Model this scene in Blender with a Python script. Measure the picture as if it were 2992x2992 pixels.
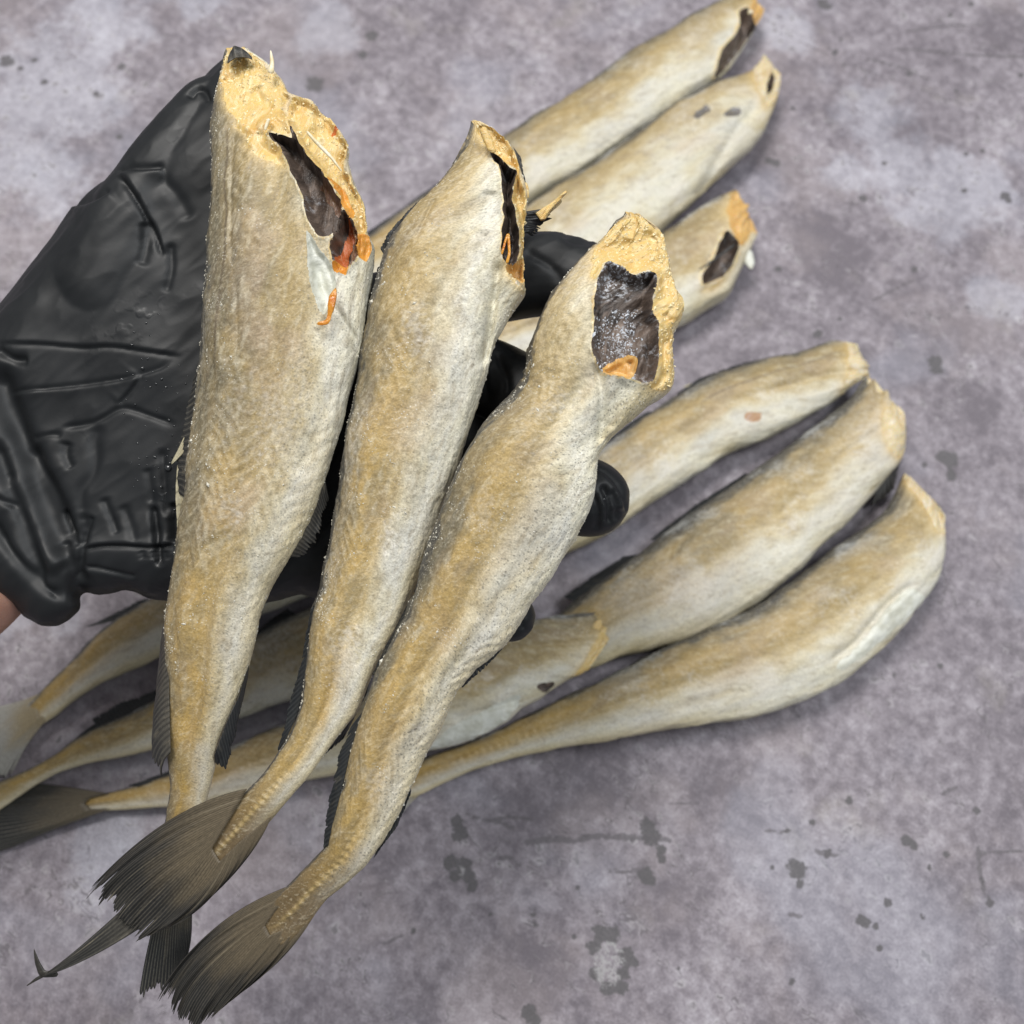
import bpy, bmesh, math, random
import numpy as np
from mathutils import Vector

# ------------------------------------------------------------------ reset
for o in list(bpy.data.objects):
    bpy.data.objects.remove(o)
scene = bpy.context.scene
col = scene.collection

# ------------------------------------------------------------------ camera
R = 1932.0                      # picture units used for measuring
TILT = math.radians(18)
DC = 0.47                       # lens to table along the view axis
ct, st = math.cos(TILT), math.sin(TILT)
FWD = np.array([0, st, -ct]); UP = np.array([0, ct, st]); RT = np.array([1.0, 0, 0])
CAM = -DC * FWD
cam_d = bpy.data.cameras.new('camera'); cam = bpy.data.objects.new('camera', cam_d)
col.objects.link(cam); scene.camera = cam
cam.location = CAM; cam.rotation_euler = (TILT, 0, 0)
cam_d.sensor_width = 36; cam_d.sensor_height = 36; cam_d.lens = 36
cam_d.clip_start = 0.01; cam_d.clip_end = 50
cam_d.dof.use_dof = True; cam_d.dof.focus_distance = 0.303; cam_d.dof.aperture_fstop = 11.0

# ------------------------------------------------------------------ light
world = bpy.data.worlds.new('World'); scene.world = world; world.use_nodes = True
world.node_tree.nodes['Background'].inputs[0].default_value = (0.90, 0.95, 1.0, 1)
world.node_tree.nodes['Background'].inputs[1].default_value = 0.23
def area(name, loc, target, size, energy, color):
    l = bpy.data.lights.new(name, 'AREA'); l.shape = 'RECTANGLE'; l.size, l.size_y = size
    l.energy = energy; l.color = color
    o = bpy.data.objects.new(name, l); col.objects.link(o); o.location = loc
    o.rotation_euler = (Vector(target) - Vector(loc)).to_track_quat('-Z', 'Y').to_euler()
    return o
area('ceiling_lamp', (-0.24, 0.50, 1.35), (0, 0, 0.05), (0.6, 0.45), 17.0, (1.0, 0.97, 0.93))
area('ceiling_lamp', (0.70, 0.10, 1.30), (0, 0, 0.05), (0.45, 0.4), 9.0, (0.95, 0.98, 1.0))

scene.view_settings.view_transform = 'Standard'
scene.view_settings.look = 'None'
scene.view_settings.exposure = 0.0
scene.view_settings.gamma = 1.0
scene.view_settings.use_curve_mapping = False
scene.render.engine = 'CYCLES'
scene.cycles.max_bounces = 5; scene.cycles.diffuse_bounces = 3; scene.cycles.glossy_bounces = 2; scene.cycles.transmission_bounces = 1

# ------------------------------------------------------------------ maths helpers
def P(px, py, d):
    """picture position at distance d along the view axis -> world"""
    px = np.asarray(px, float); py = np.asarray(py, float); d = np.asarray(d, float)
    a = (px / R - .5) * d; b = (.5 - py / R) * d
    return CAM + d[..., None] * FWD + a[..., None] * RT + b[..., None] * UP
def dist_at_height(py, z):
    py = np.asarray(py, float)
    return (z - CAM[2]) / (-ct + (.5 - py / R) * st)
def G(px, py, z):
    """picture position on the level plane z"""
    return P(px, py, dist_at_height(py, z))
def proj(p):
    q = p - CAM
    d = q @ FWD
    return np.stack([(q @ RT / d + .5) * R, (.5 - q @ UP / d) * R], -1), d
def zoom(x0, y0, s):
    k = R / 2992.0
    return lambda pts: [((x / s + x0) * k, (y / s + y0) * k) for x, y in pts]
zA = zoom(500, 100, 2.76); zB = zoom(500, 800, 2.76); zC = zoom(1000, 300, 2.76); zD = zoom(1400, 550, 2.76)
zE = zoom(400, 1500, 2.415); zT = zoom(50, 2150, 1.932); zL = zoom(0, 1700, 2.414)
zU = zoom(0, 100, 2.576); zP = zoom(0, 850, 2.576); zG = zoom(0, 1100, 2.415)
zR = zoom(1400, 0, 2.147); zW = zoom(1700, 950, 1.756); zX = zoom(1100, 1600, 1.932); zY = zoom(1100, 2300, 1.0211)

_rng = np.random.RandomState(7)
_perm = np.concatenate([_rng.permutation(256)] * 3)
_grad = _rng.normal(size=(256, 3)); _grad /= np.linalg.norm(_grad, axis=1)[:, None]
def perlin(p):
    p = np.asarray(p, float)
    i = np.floor(p).astype(int); f = p - i; i &= 255
    u = f * f * f * (f * (f * 6 - 15) + 10)
    out = 0
    for dx in (0, 1):
        for dy in (0, 1):
            for dz in (0, 1):
                h = _perm[_perm[_perm[i[:, 0] + dx] + i[:, 1] + dy] + i[:, 2] + dz] & 255
                g = _grad[h]
                w = (u[:, 0] if dx else 1 - u[:, 0]) * (u[:, 1] if dy else 1 - u[:, 1]) * (u[:, 2] if dz else 1 - u[:, 2])
                out = out + w * (g[:, 0] * (f[:, 0] - dx) + g[:, 1] * (f[:, 1] - dy) + g[:, 2] * (f[:, 2] - dz))
    return out
def fbm(p, oct=3):
    a, s, o = 1.0, 1.0, 0
    for k in range(oct):
        o = o + a * perlin(p * s + 17.3 * k); a *= .5; s *= 2.03
    return o
def sstep(x, a, b):
    t = np.clip((x - a) / (b - a), 0, 1); return t * t * (3 - 2 * t)
def dense(pts, step=4.0):
    pts = np.asarray(pts, float); seg = np.linalg.norm(np.diff(pts, axis=0), axis=1)
    t = np.concatenate([[0], np.cumsum(seg)]); n = max(int(t[-1] / step), 8)
    q = np.linspace(0, t[-1], n)
    return np.stack([np.interp(q, t, pts[:, k]) for k in range(pts.shape[1])], -1)
def gauss(a, sig):
    a = np.asarray(a, float)
    if sig <= 0: return a
    r = int(sig * 3) + 1; k = np.exp(-.5 * (np.arange(-r, r + 1) / sig) ** 2); k /= k.sum()
    sq = a.ndim == 1
    if sq: a = a[:, None]
    top = 2 * a[0] - a[1:r + 1][::-1] if len(a) > r else np.repeat(a[:1], r, 0)
    bot = 2 * a[-1] - a[-r - 1:-1][::-1] if len(a) > r else np.repeat(a[-1:], r, 0)
    b = np.concatenate([top, a, bot]); o = np.stack([np.convolve(b[:, j], k, 'valid') for j in range(a.shape[1])], -1)
    return o[:, 0] if sq else o
def seg_dist(q, poly, closed, reach=None):
    if reach is not None:
        pl = np.asarray(poly, float); lo = pl.min(0) - reach; hi = pl.max(0) + reach
        m = ((q > lo) & (q < hi)).all(1); d = np.full(len(q), 1e3); nr = q.copy(); sg = np.ones(len(q)); pr = np.zeros(len(q))
        if m.any(): d[m], nr[m], sg[m], pr[m] = seg_dist(q[m], poly, closed)
        return d, nr, sg, pr
    poly = np.asarray(poly, float); A = poly; B = np.roll(poly, -1, 0)
    if not closed: A, B = A[:-1], B[:-1]
    best = np.full(len(q), 1e18); near = np.zeros((len(q), 2)); sgn = np.zeros(len(q)); par = np.zeros(len(q))
    L = np.linalg.norm(B - A, axis=1); cum = np.concatenate([[0], np.cumsum(L)])
    for k in range(len(A)):
        ab = B[k] - A[k]; l2 = ab @ ab + 1e-12
        t = np.clip(((q - A[k]) @ ab) / l2, 0, 1); c = A[k] + t[:, None] * ab
        d = ((q - c) ** 2).sum(1); m = d < best
        best[m] = d[m]; near[m] = c[m]
        sgn[m] = np.sign(ab[0] * (q[m, 1] - A[k][1]) - ab[1] * (q[m, 0] - A[k][0])); par[m] = (cum[k] + t[m] * L[k]) / cum[-1]
    return np.sqrt(best), near, sgn, par
def inside(q, poly):
    poly = np.asarray(poly, float); r = np.zeros(len(q), bool); B = np.roll(poly, -1, 0)
    for (x0, y0), (x1, y1) in zip(poly, B):
        if y0 == y1: continue
        c = ((y0 > q[:, 1]) != (y1 > q[:, 1])) & (q[:, 0] < (x1 - x0) * (q[:, 1] - y0) / (y1 - y0) + x0)
        r ^= c
    return r
def signed(q, poly):
    pl = np.asarray(poly, float); m = ((q > pl.min(0) - 30) & (q < pl.max(0) + 30)).all(1)
    d = np.full(len(q), -999.0); near = q.copy()
    if m.any():
        dd, nn_, _, _ = seg_dist(q[m], poly, True); d[m] = np.where(inside(q[m], poly), dd, -dd); near[m] = nn_
    return d, near
def rough_poly(pts, amp, seed, step=7, sm=1.0):
    p = np.asarray(list(pts) + [pts[0]], float); p = dense(p, step)[:-1]
    n = len(p); ext = np.concatenate([p[-6:], p, p[:6]]); ext = gauss(ext, sm)[6:-6]
    r = np.random.RandomState(seed)
    return ext + gauss(r.normal(size=(n, 2)), .7) * amp

# ------------------------------------------------------------------ mesh helpers
def link(name, verts, faces, mat, parent=None, attrs=None, smooth=True):
    me = bpy.data.meshes.new(name)
    verts = np.asarray(verts, float)
    me.from_pydata(verts.tolist(), [], faces if isinstance(faces, list) else faces.tolist())
    if smooth: me.polygons.foreach_set('use_smooth', np.ones(len(me.polygons), bool))
    if attrs:
        for k, a in attrs.items():
            a = np.asarray(a, np.float32)
            if a.ndim == 1:
                me.attributes.new(k, 'FLOAT', 'POINT').data.foreach_set('value', a)
            else:
                me.attributes.new(k, 'FLOAT_VECTOR', 'POINT').data.foreach_set('vector', a.ravel())
    me.materials.append(mat); me.update()
    o = bpy.data.objects.new(name, me); col.objects.link(o)
    if parent is not None:
        o.parent = parent; o.matrix_parent_inverse = parent.matrix_world.inverted() if False else o.matrix_parent_inverse
    return o
def empty(name, label, cat, group=None):
    o = bpy.data.objects.new(name, None); col.objects.link(o); o.empty_display_size = .02
    o['label'] = label; o['category'] = cat
    if group: o['group'] = group
    return o
def vnormals(v, f):
    v = np.asarray(v); f = np.asarray(f)
    n = np.cross(v[f[:, 2]] - v[f[:, 0]], v[f[:, 3]] - v[f[:, 1]])
    o = np.zeros_like(v)
    for k in range(4): np.add.at(o, f[:, k], n)
    return o / (np.linalg.norm(o, axis=1)[:, None] + 1e-12)
def tube(pts, rad, flat=1.0, nrm=None, nseg=14, rough=0, seed=0, rings=None):
    """closed swept tube with rounded ends through 3-D points; flat squashes it along nrm"""
    pts = np.asarray(pts, float); rad = np.asarray(rad, float)
    t = np.concatenate([[0], np.cumsum(np.linalg.norm(np.diff(pts, axis=0), axis=1))]); n = rings or 40
    q = np.linspace(0, t[-1], n)
    p = np.stack([np.interp(q, t, pts[:, k]) for k in range(3)], -1); r = np.interp(q, t, rad)
    p = gauss(p, n / 22.); r = gauss(r, n / 22.)
    e = np.minimum(q, t[-1] - q); r = r * np.sqrt(np.clip(1 - (1 - np.clip(e / (r + 1e-9), 0, 1)) ** 2, 0.0004, 1))
    tg = np.gradient(p, axis=0); tg /= np.linalg.norm(tg, axis=1)[:, None]
    nn = -FWD if nrm is None else np.asarray(nrm, float)
    sd = np.cross(tg, nn); sd /= np.linalg.norm(sd, axis=1)[:, None]; up = np.cross(sd, tg)
    a = np.linspace(0, 2 * np.pi, nseg, endpoint=False)
    v = p[:, None] + r[:, None, None] * (np.cos(a)[None, :, None] * sd[:, None] + np.sin(a)[None, :, None] * flat * up[:, None])
    v = v.reshape(-1, 3)
    f = [[i * nseg + j, i * nseg + (j + 1) % nseg, (i + 1) * nseg + (j + 1) % nseg, (i + 1) * nseg + j] for i in range(n - 1) for j in range(nseg)]
    if rough:
        v = v + rough * fbm(v * 220 + seed, 3)[:, None] * vnormals(v, np.array(f))
    f = f + [list(range(nseg))[::-1], [(n - 1) * nseg + j for j in range(nseg)]]
    return v, f

# ------------------------------------------------------------------ material helpers
class NT:
    def __init__(s, name):
        s.m = bpy.data.materials.new(name); s.m.use_nodes = True; s.t = s.m.node_tree; s.t.nodes.clear()
        s.out = s.n('ShaderNodeOutputMaterial'); s.b = s.n('ShaderNodeBsdfPrincipled'); s.l(s.b.outputs[0], s.out.inputs[0])
    def n(s, typ, **kw):
        k = s.t.nodes.new(typ)
        for a, b in kw.items(): setattr(k, a, b)
        return k
    def l(s, a, b): s.t.links.new(a, b)
    def put(s, sock, v):
        if isinstance(v, (int, float)): sock.default_value = v
        elif isinstance(v, (tuple, list)):
            sock.default_value = tuple(v) + ((1,) if len(v) == 3 and sock.type == 'RGBA' else ())
        else: s.l(v, sock)
    def math(s, op, a, b=0.0, c=0.0, clamp=False):
        k = s.n('ShaderNodeMath', operation=op, use_clamp=clamp)
        for q, v in zip(k.inputs, (a, b, c)): s.put(q, v)
        return k.outputs[0]
    def attr(s, name, vec=False):
        k = s.n('ShaderNodeAttribute', attribute_name=name); return k.outputs['Vector' if vec else 'Fac']
    def vmul(s, v, f):
        k = s.n('ShaderNodeVectorMath', operation='MULTIPLY'); s.put(k.inputs[0], v); k.inputs[1].default_value = f; return k.outputs[0]
    def vadd(s, v, f):
        k = s.n('ShaderNodeVectorMath', operation='ADD'); s.put(k.inputs[0], v); s.put(k.inputs[1], f); return k.outputs[0]
    def noise(s, v, scale, detail=3, rough=.55, dist=0.0, color=False):
        k = s.n('ShaderNodeTexNoise'); s.put(k.inputs['Vector'], v); k.inputs['Scale'].default_value = scale
        k.inputs['Detail'].default_value = detail; k.inputs['Roughness'].default_value = rough; k.inputs['Distortion'].default_value = dist
        return k.outputs['Color' if color else 'Fac']
    def voro(s, v, scale, feature='F1', rnd=1.0):
        k = s.n('ShaderNodeTexVoronoi', feature=feature); s.put(k.inputs['Vector'], v); k.inputs['Scale'].default_value = scale
        k.inputs['Randomness'].default_value = rnd
        return k.outputs['Distance']
    def step(s, x, a, b):
        k = s.n('ShaderNodeMapRange', interpolation_type='SMOOTHSTEP'); s.put(k.inputs[0], x)
        k.inputs[1].default_value = a; k.inputs[2].default_value = b; return k.outputs[0]
    def mix(s, f, a, b, blend='MIX'):
        k = s.n('ShaderNodeMix', data_type='RGBA', blend_type=blend)
        s.put(k.inputs[0], f); s.put(k.inputs[6], a); s.put(k.inputs[7], b); return k.outputs[2]
    def ramp(s, x, stops):
        k = s.n('ShaderNodeValToRGB'); s.put(k.inputs[0], x); e = k.color_ramp.elements
        while len(e) < len(stops): e.new(.5)
        for q, (p, c) in zip(e, stops): q.position = p; q.color = tuple(c) + (1,)
        return k.outputs[0]
    def bump(s, h, strength, dist, prev=None):
        k = s.n('ShaderNodeBump'); s.put(k.inputs['Height'], h); k.inputs['Strength'].default_value = strength
        k.inputs['Distance'].default_value = dist
        if prev is not None: s.l(prev, k.inputs['Normal'])
        return k.outputs[0]
    def done(s, color, rough=.5, normal=None, spec=.5, **kw):
        s.put(s.b.inputs['Base Color'], color); s.put(s.b.inputs['Roughness'], rough)
        s.put(s.b.inputs['Specular IOR Level'], spec)
        if normal is not None: s.l(normal, s.b.inputs['Normal'])
        for k, v in kw.items(): s.put(s.b.inputs[k.replace('_', ' ')], v)
        return s.m

SKIN_P = {}
def chevron(u, v, seed):
    """muscle blocks under the skin: zigzag bands across the flank"""
    zig = .011 * np.abs(((v * 2.2 + .15) % 1.0) - .5) * 2 + .0035 * v
    nz = fbm(np.stack([u[:, 0] * 60, u[:, 1] * 90, u[:, 0] * 0 + seed], -1), 2)
    pm = fbm(np.stack([u[:, 0] * 17, u[:, 1] * 34, u[:, 0] * 0 + seed + 4], -1), 2)
    return np.sin(2 * np.pi * ((u[:, 0] - zig) / .0052 + .75 * nz)) * sstep(pm, -.08, .35)
def skin_colour(v, t, uv, seed, gold=.5, frost=.5, white=0., lat=None, dark=0., tailb=.86, head=0., bruise=.5, near=None, **_):
    """pigment of the skin over the body: dark back, olive-tan flank, orange seam, pale belly"""
    o = np.array([seed * 3.3, seed * 1.9, seed * .77]); u = uv * [1, 1, 0]
    F_ = lambda a, b, k=3, sh=0.: fbm(np.stack([(u[:, 0] + sh * u[:, 1]) * a, u[:, 1] * b, u[:, 2]], -1) + o + a * .013, k)
    n1 = F_(38, 75, 3); n2 = F_(120, 300, 3, .8); n3 = F_(12, 30, 2)
    vv = v + .20 * n1 + .15 * n2 + .15 * n3 + white + head * sstep(t, .36, .12) * .35
    st = np.array([-.1, .03, .14, .30, .45, .58, .72, .86, 1.0, 1.2])
    cl = np.array([(.070, .064, .044), (.110, .092, .054), (.175, .137, .070), (.285, .208, .085), (.40, .295, .128), (.51, .41, .225), (.64, .59, .44), (.72, .71, .63), (.70, .68, .55), (.58, .50, .30)])
    c = np.stack([np.interp(vv, st, cl[:, k]) for k in range(3)], -1)
    def mix(m, col):
        nonlocal c
        m = np.clip(m, 0, 1)[:, None]; c = c * (1 - m) + np.asarray(col) * m
    vc = .34 + .12 * n3
    gm_ = np.exp(-((v - vc) / .15) ** 2) * sstep(n1 + .5 * n2, -.28, .18) * (gold * (.3 + .7 * sstep(t, .15, .5)))
    mix(gm_ * .95, (.46, .295, .075))
    mix(sstep(n2 + n1, .1, .5) * np.exp(-((v - .33) / .22) ** 2) * .35 * sstep(t, .3, .7), (.46, .27, .065))
    pk = F_(26, 50, 3); mix(sstep(pk, .08, .35) * np.exp(-((v - .52) / .26) ** 2) * bruise * .6, (.47, .35, .26))
    br = F_(60, 130, 3, .8); mix(sstep(br, .12, .42) * .5 * np.exp(-((v - .35) / .3) ** 2), (.27, .20, .125))
    bl = F_(30, 60, 2); mix(sstep(bl, .05, .35) * sstep(v, .4, .7) * .5, (.60, .615, .60))
    # oblique muscle streaks
    ms = F_(210, 520, 2, 1.6); mix(sstep(ms, .1, .42) * .30 * sstep(v, .05, .2), (.74, .68, .52)); mix(sstep(ms, -.12, -.42) * .34, (.24, .18, .10))
    gr = F_(1000, 1000, 1); mix(sstep(gr, .08, .4) * .14 * sstep(t, .9, .75), (.74, .70, .58)); mix(sstep(gr, -.1, -.4) * .16, (.22, .165, .09))
    ch = chevron(u, v, seed); mix(sstep(ch, .2, 1) * .24 * sstep(t, .18, .35) * sstep(t, .85, .7) * sstep(v, .04, .15), (.70, .62, .46)); mix(sstep(ch, -.3, -1) * .20 * sstep(t, .18, .35) * sstep(t, .9, .75), (.20, .15, .09))
    # frost
    fm = F_(48, 75, 3) + .55 * F_(900, 950, 2); mix(sstep(fm, .34 - .30 * frost, .75 - .25 * frost) * (.16 + .45 * sstep(v, .15, .6)) * sstep(t, .92, .7), (.73, .705, .65))
    fm2 = F_(16, 34, 3) + .45 * F_(800, 800, 2); mix(sstep(fm2, .20 - .25 * frost, .75) * .42 * sstep(t, .9, .6), (.70, .67, .62))
    mix(gm_ * .38, (.50, .35, .12))
    c = c * .86 + np.array([.54, .475, .335]) * .14
    # tail end
    mix(sstep(t, .55, .82) * (.42 + .40 * sstep(n2, -.2, .2)) * np.exp(-((v - .42) / .34) ** 2), (.44, .295, .092))
    mix(sstep(v, .8, .97) * sstep(t, .35, .6) * .6, (.60, .495, .27))
    mix(sstep(t, tailb - .05, tailb + .08) * .95, (.140, .098, .050))
    mix(np.exp(-((v - .5) / .06) ** 2) * sstep(t, tailb - .05, tailb + .02) * sstep(t, .985, .90) * .5, (.50, .37, .155))
    if lat:
        lv, l0, l1 = lat; ln = np.abs(v - lv - .03 * F_(60, 10, 2)); mix(sstep(ln, .016, .002) * sstep(t, l0, l0 + .02) * sstep(t, l1, l1 - .05) * .75, (.13, .10, .065))
    mix(sstep(v + .05 * n1 + .05 * n2 + .03 * F_(420, 420, 2), .024 + dark, dark * .35) * .88, (.066, .066, .064))
    if dark > .04: mix(sstep(fm, .05, .5) * sstep(v, dark * 2.2, 0) * .6, (.52, .53, .52))
    if near is not None: mix(np.exp(np.minimum(near, 0) / 9.0) * .75 * (near > -60), (.68, .49, .21))
    return c
def mat_skin(name, seed, speck=.8, **kw):
    s = NT(name); SKIN_P[s.m.name] = dict(kw, seed=seed)
    v = s.attr('v'); al = s.attr('s'); uv = s.vadd(s.attr('fuv', True), (seed * 1.37, seed * .71, seed * .3))
    c = s.n('ShaderNodeAttribute', attribute_name='pigment').outputs['Color']
    rot = s.n('ShaderNodeVectorRotate', rotation_type='Z_AXIS'); s.put(rot.inputs['Vector'], uv); rot.inputs['Angle'].default_value = .7
    fib = s.noise(s.vmul(rot.outputs[0], (500, 1100, 1)), 1.0, 3, .65, .8); grain = s.noise(uv, 1700, 2, .7)
    c = s.mix(s.math('MULTIPLY', s.step(fib, .52, .70), .5), c, s.mix(.45, c, (.85, .77, .58)))
    c = s.mix(s.math('MULTIPLY', s.step(fib, .46, .30), .45), c, s.mix(.6, c, (.16, .115, .065)))
    # dark freckles
    wob = s.vadd(uv, s.vmul(s.noise(uv, 800, 1, color=True), (.0009, .0009, 0))); d1 = s.voro(wob, 1050)
    sm = s.math('MULTIPLY', s.step(d1, .34, .18), s.step(s.math('ADD', v, s.math('MULTIPLY_ADD', s.noise(uv, 60, 2), .6, -.3)), .46, .70))
    c = s.mix(s.math('MULTIPLY', s.math('MULTIPLY', sm, s.step(al, .97, .85)), speck * .55), c, (.13, .125, .11))
    wv = s.voro(uv, 1250); wm = s.math('MULTIPLY', s.step(wv, .30, .16), s.step(s.noise(uv, 90, 3, .6), .54, .66))
    c = s.mix(s.math('MULTIPLY', s.math('MULTIPLY', wm, s.step(al, .85, .65)), .62), c, (.80, .77, .70))
    c = s.mix(1.0, c, s.ramp(grain, [(.3, (.76, .75, .74)), (.7, (1.2, 1.2, 1.2))]), 'MULTIPLY')
    nrm = s.bump(fib, .22, .0005); nrm = s.bump(s.math('MULTIPLY_ADD', wm, .8, grain), .30, .0003, nrm)
    return s.done(c, s.math('MULTIPLY_ADD', fib, .25, .36), nrm, .4)

def mat_flesh(name, seed, tint=(.68, .485, .185)):
    s = NT(name); uv = s.vadd(s.attr('fuv', True), (seed * 2.1, seed, 0))
    n = s.noise(uv, 75, 4, .6, .5); f = s.noise(s.vmul(uv, (130, 520, 1)), 1, 4, .62, 1.5); g = s.noise(uv, 1500, 3, .7)
    lt = tuple(min(1, a * k) for a, k in zip(tint, (1.08, 1.2, 1.7))); dk = tuple(a * k for a, k in zip(tint, (.80, .62, .36)))
    c = s.mix(s.math('MULTIPLY', s.step(n, .54, .34), .55), tint, dk); c = s.mix(s.math('MULTIPLY', s.step(f, .47, .64), .75), c, lt)
    c = s.mix(s.math('MULTIPLY', s.step(s.noise(uv, 110, 3), .58, .72), .25), c, tuple(a * k for a, k in zip(tint, (.72, .45, .22))))
    c = s.mix(s.math('MULTIPLY', s.step(g, .54, .68), .34), c, (.80, .68, .42))
    nr = s.bump(f, .5, .0011); nr = s.bump(s.noise(uv, 330, 2, .5), .3, .0009, nr)
    return s.done(c, .36, nr, .5, Subsurface_Weight=.15, Subsurface_Radius=(.004, .002, .0008), Subsurface_Scale=.4)

def mat_membrane(name, seed, frost=.4):
    s = NT(name); uv = s.vadd(s.attr('fuv', True), (seed * 1.1, seed * .3, 0))
    n = s.noise(uv, 85, 4, .6, .4); f = s.noise(s.vmul(uv, (160, 600, 1)), 1, 4, .6, .6); g = s.noise(uv, 900, 4, .75)
    c = s.mix(s.step(n, .35, .65), (.038, .029, .025), (.13, .095, .075)); c = s.mix(s.step(f, .5, .7), c, (.20, .15, .12))
    fm = s.math('MULTIPLY', s.step(g, .50, .60), s.step(s.noise(uv, 70, 3), .62 - .18 * frost, .74 - .16 * frost))
    c = s.mix(s.math('MULTIPLY', fm, .85), c, (.62, .64, .68))
    nr = s.bump(f, .7, .001); nr = s.bump(g, .6, .0007, nr)
    return s.done(c, s.math('MULTIPLY_ADD', n, .3, .22), nr, .5)

def mat_fin(name, root, tip, ray, raymix=.6, pale=.2):
    s = NT(name); u = s.attr('ray'); w = s.attr('w'); uv = s.attr('fuv', True)
    n = s.noise(uv, 120, 3)
    c = s.mix(s.step(s.math('ADD', w, s.math('MULTIPLY_ADD', n, .5, -.25)), .1, .62), root, tip)
    sw = s.math('PINGPONG', s.math('ADD', u, s.math('MULTIPLY_ADD', s.noise(uv, 60, 2), .5, -.25)), .5)
    c = s.mix(s.math('MULTIPLY', s.step(sw, .30, .48), raymix), c, ray)
    c = s.mix(s.math('MULTIPLY', s.step(sw, .14, .02), .6), c, tuple(a * .35 for a in tip))
    c = s.mix(s.math('MULTIPLY', s.step(s.noise(s.vmul(uv, (40, 500, 1)), 1, 4), .58, .72), pale), c, (.42, .36, .25))
    c = s.mix(1.0, c, s.ramp(s.noise(uv, 1400, 2), [(.3, (.7, .7, .7)), (.7, (1.25, 1.25, 1.25))]), 'MULTIPLY')
    nr = s.bump(sw, .35, .0004); nr = s.bump(s.noise(uv, 700, 3), .3, .0004, nr)
    return s.done(c, .45, nr, .45)

def mat_plain(name, c0, c1, scale=200, rough=.35, bumpd=.0006, spec=.5, sss=0.0):
    s = NT(name); t = s.n('ShaderNodeTexCoord').outputs['Object']
    n = s.noise(t, scale, 4, .6); c = s.mix(s.step(n, .35, .65), c0, c1)
    kw = dict(Subsurface_Weight=sss, Subsurface_Radius=(.004, .002, .001), Subsurface_Scale=.5) if sss else {}
    return s.done(c, rough, s.bump(s.noise(t, scale * 3, 3), .6, bumpd), spec, **kw)

M_FROST = mat_plain('frost_white', (.50, .46, .36), (.70, .68, .60), 900, .4, .0002)
M_FROST_C = mat_plain('frost_ice', (.45, .48, .53), (.66, .69, .74), 900, .35, .0002)
M_FROST_Y = mat_plain('frost_cream', (.72, .56, .27), (.86, .76, .50), 900, .4, .0002)
M_ORANGE = mat_plain('roe_orange', (.55, .17, .015), (.70, .34, .05), 160, .22, .0008, .6, .15)
M_RED = mat_plain('gut_red', (.42, .075, .012), (.60, .19, .03), 160, .2, .0006, .6, .15)
M_BROWN = mat_plain('gut_brown', (.16, .075, .035), (.40, .21, .08), 170, .25, .0007, .6, .1)
M_BONE = mat_plain('bone_cream', (.66, .55, .32), (.80, .74, .58), 300, .4, .0003)
M_PALE = mat_plain('flap_pale', (.58, .58, .49), (.74, .75, .68), 220, .42, .0006)
M_FIN_D = mat_fin('fin_black', (.026, .028, .029), (.016, .018, .020), (.055, .056, .054), .5, .10)
M_FIN_G = mat_fin('fin_grey', (.075, .068, .056), (.035, .034, .032), (.12, .11, .09), .55, .25)
M_FIN_P = mat_fin('fin_pale', (.42, .36, .22), (.52, .47, .32), (.60, .55, .40), .5, .4)
M_TAIL = mat_fin('tail_brown', (.135, .105, .065), (.022, .021, .020), (.125, .110, .085), .5, .22)
M_TAIL_D = mat_fin('tail_dark', (.12, .095, .06), (.030, .030, .030), (.16, .15, .12), .7, .2)
M_TAIL_W = mat_fin('tail_pale', (.34, .27, .15), (.36, .35, .32), (.46, .43, .36), .5, .3)

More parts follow.
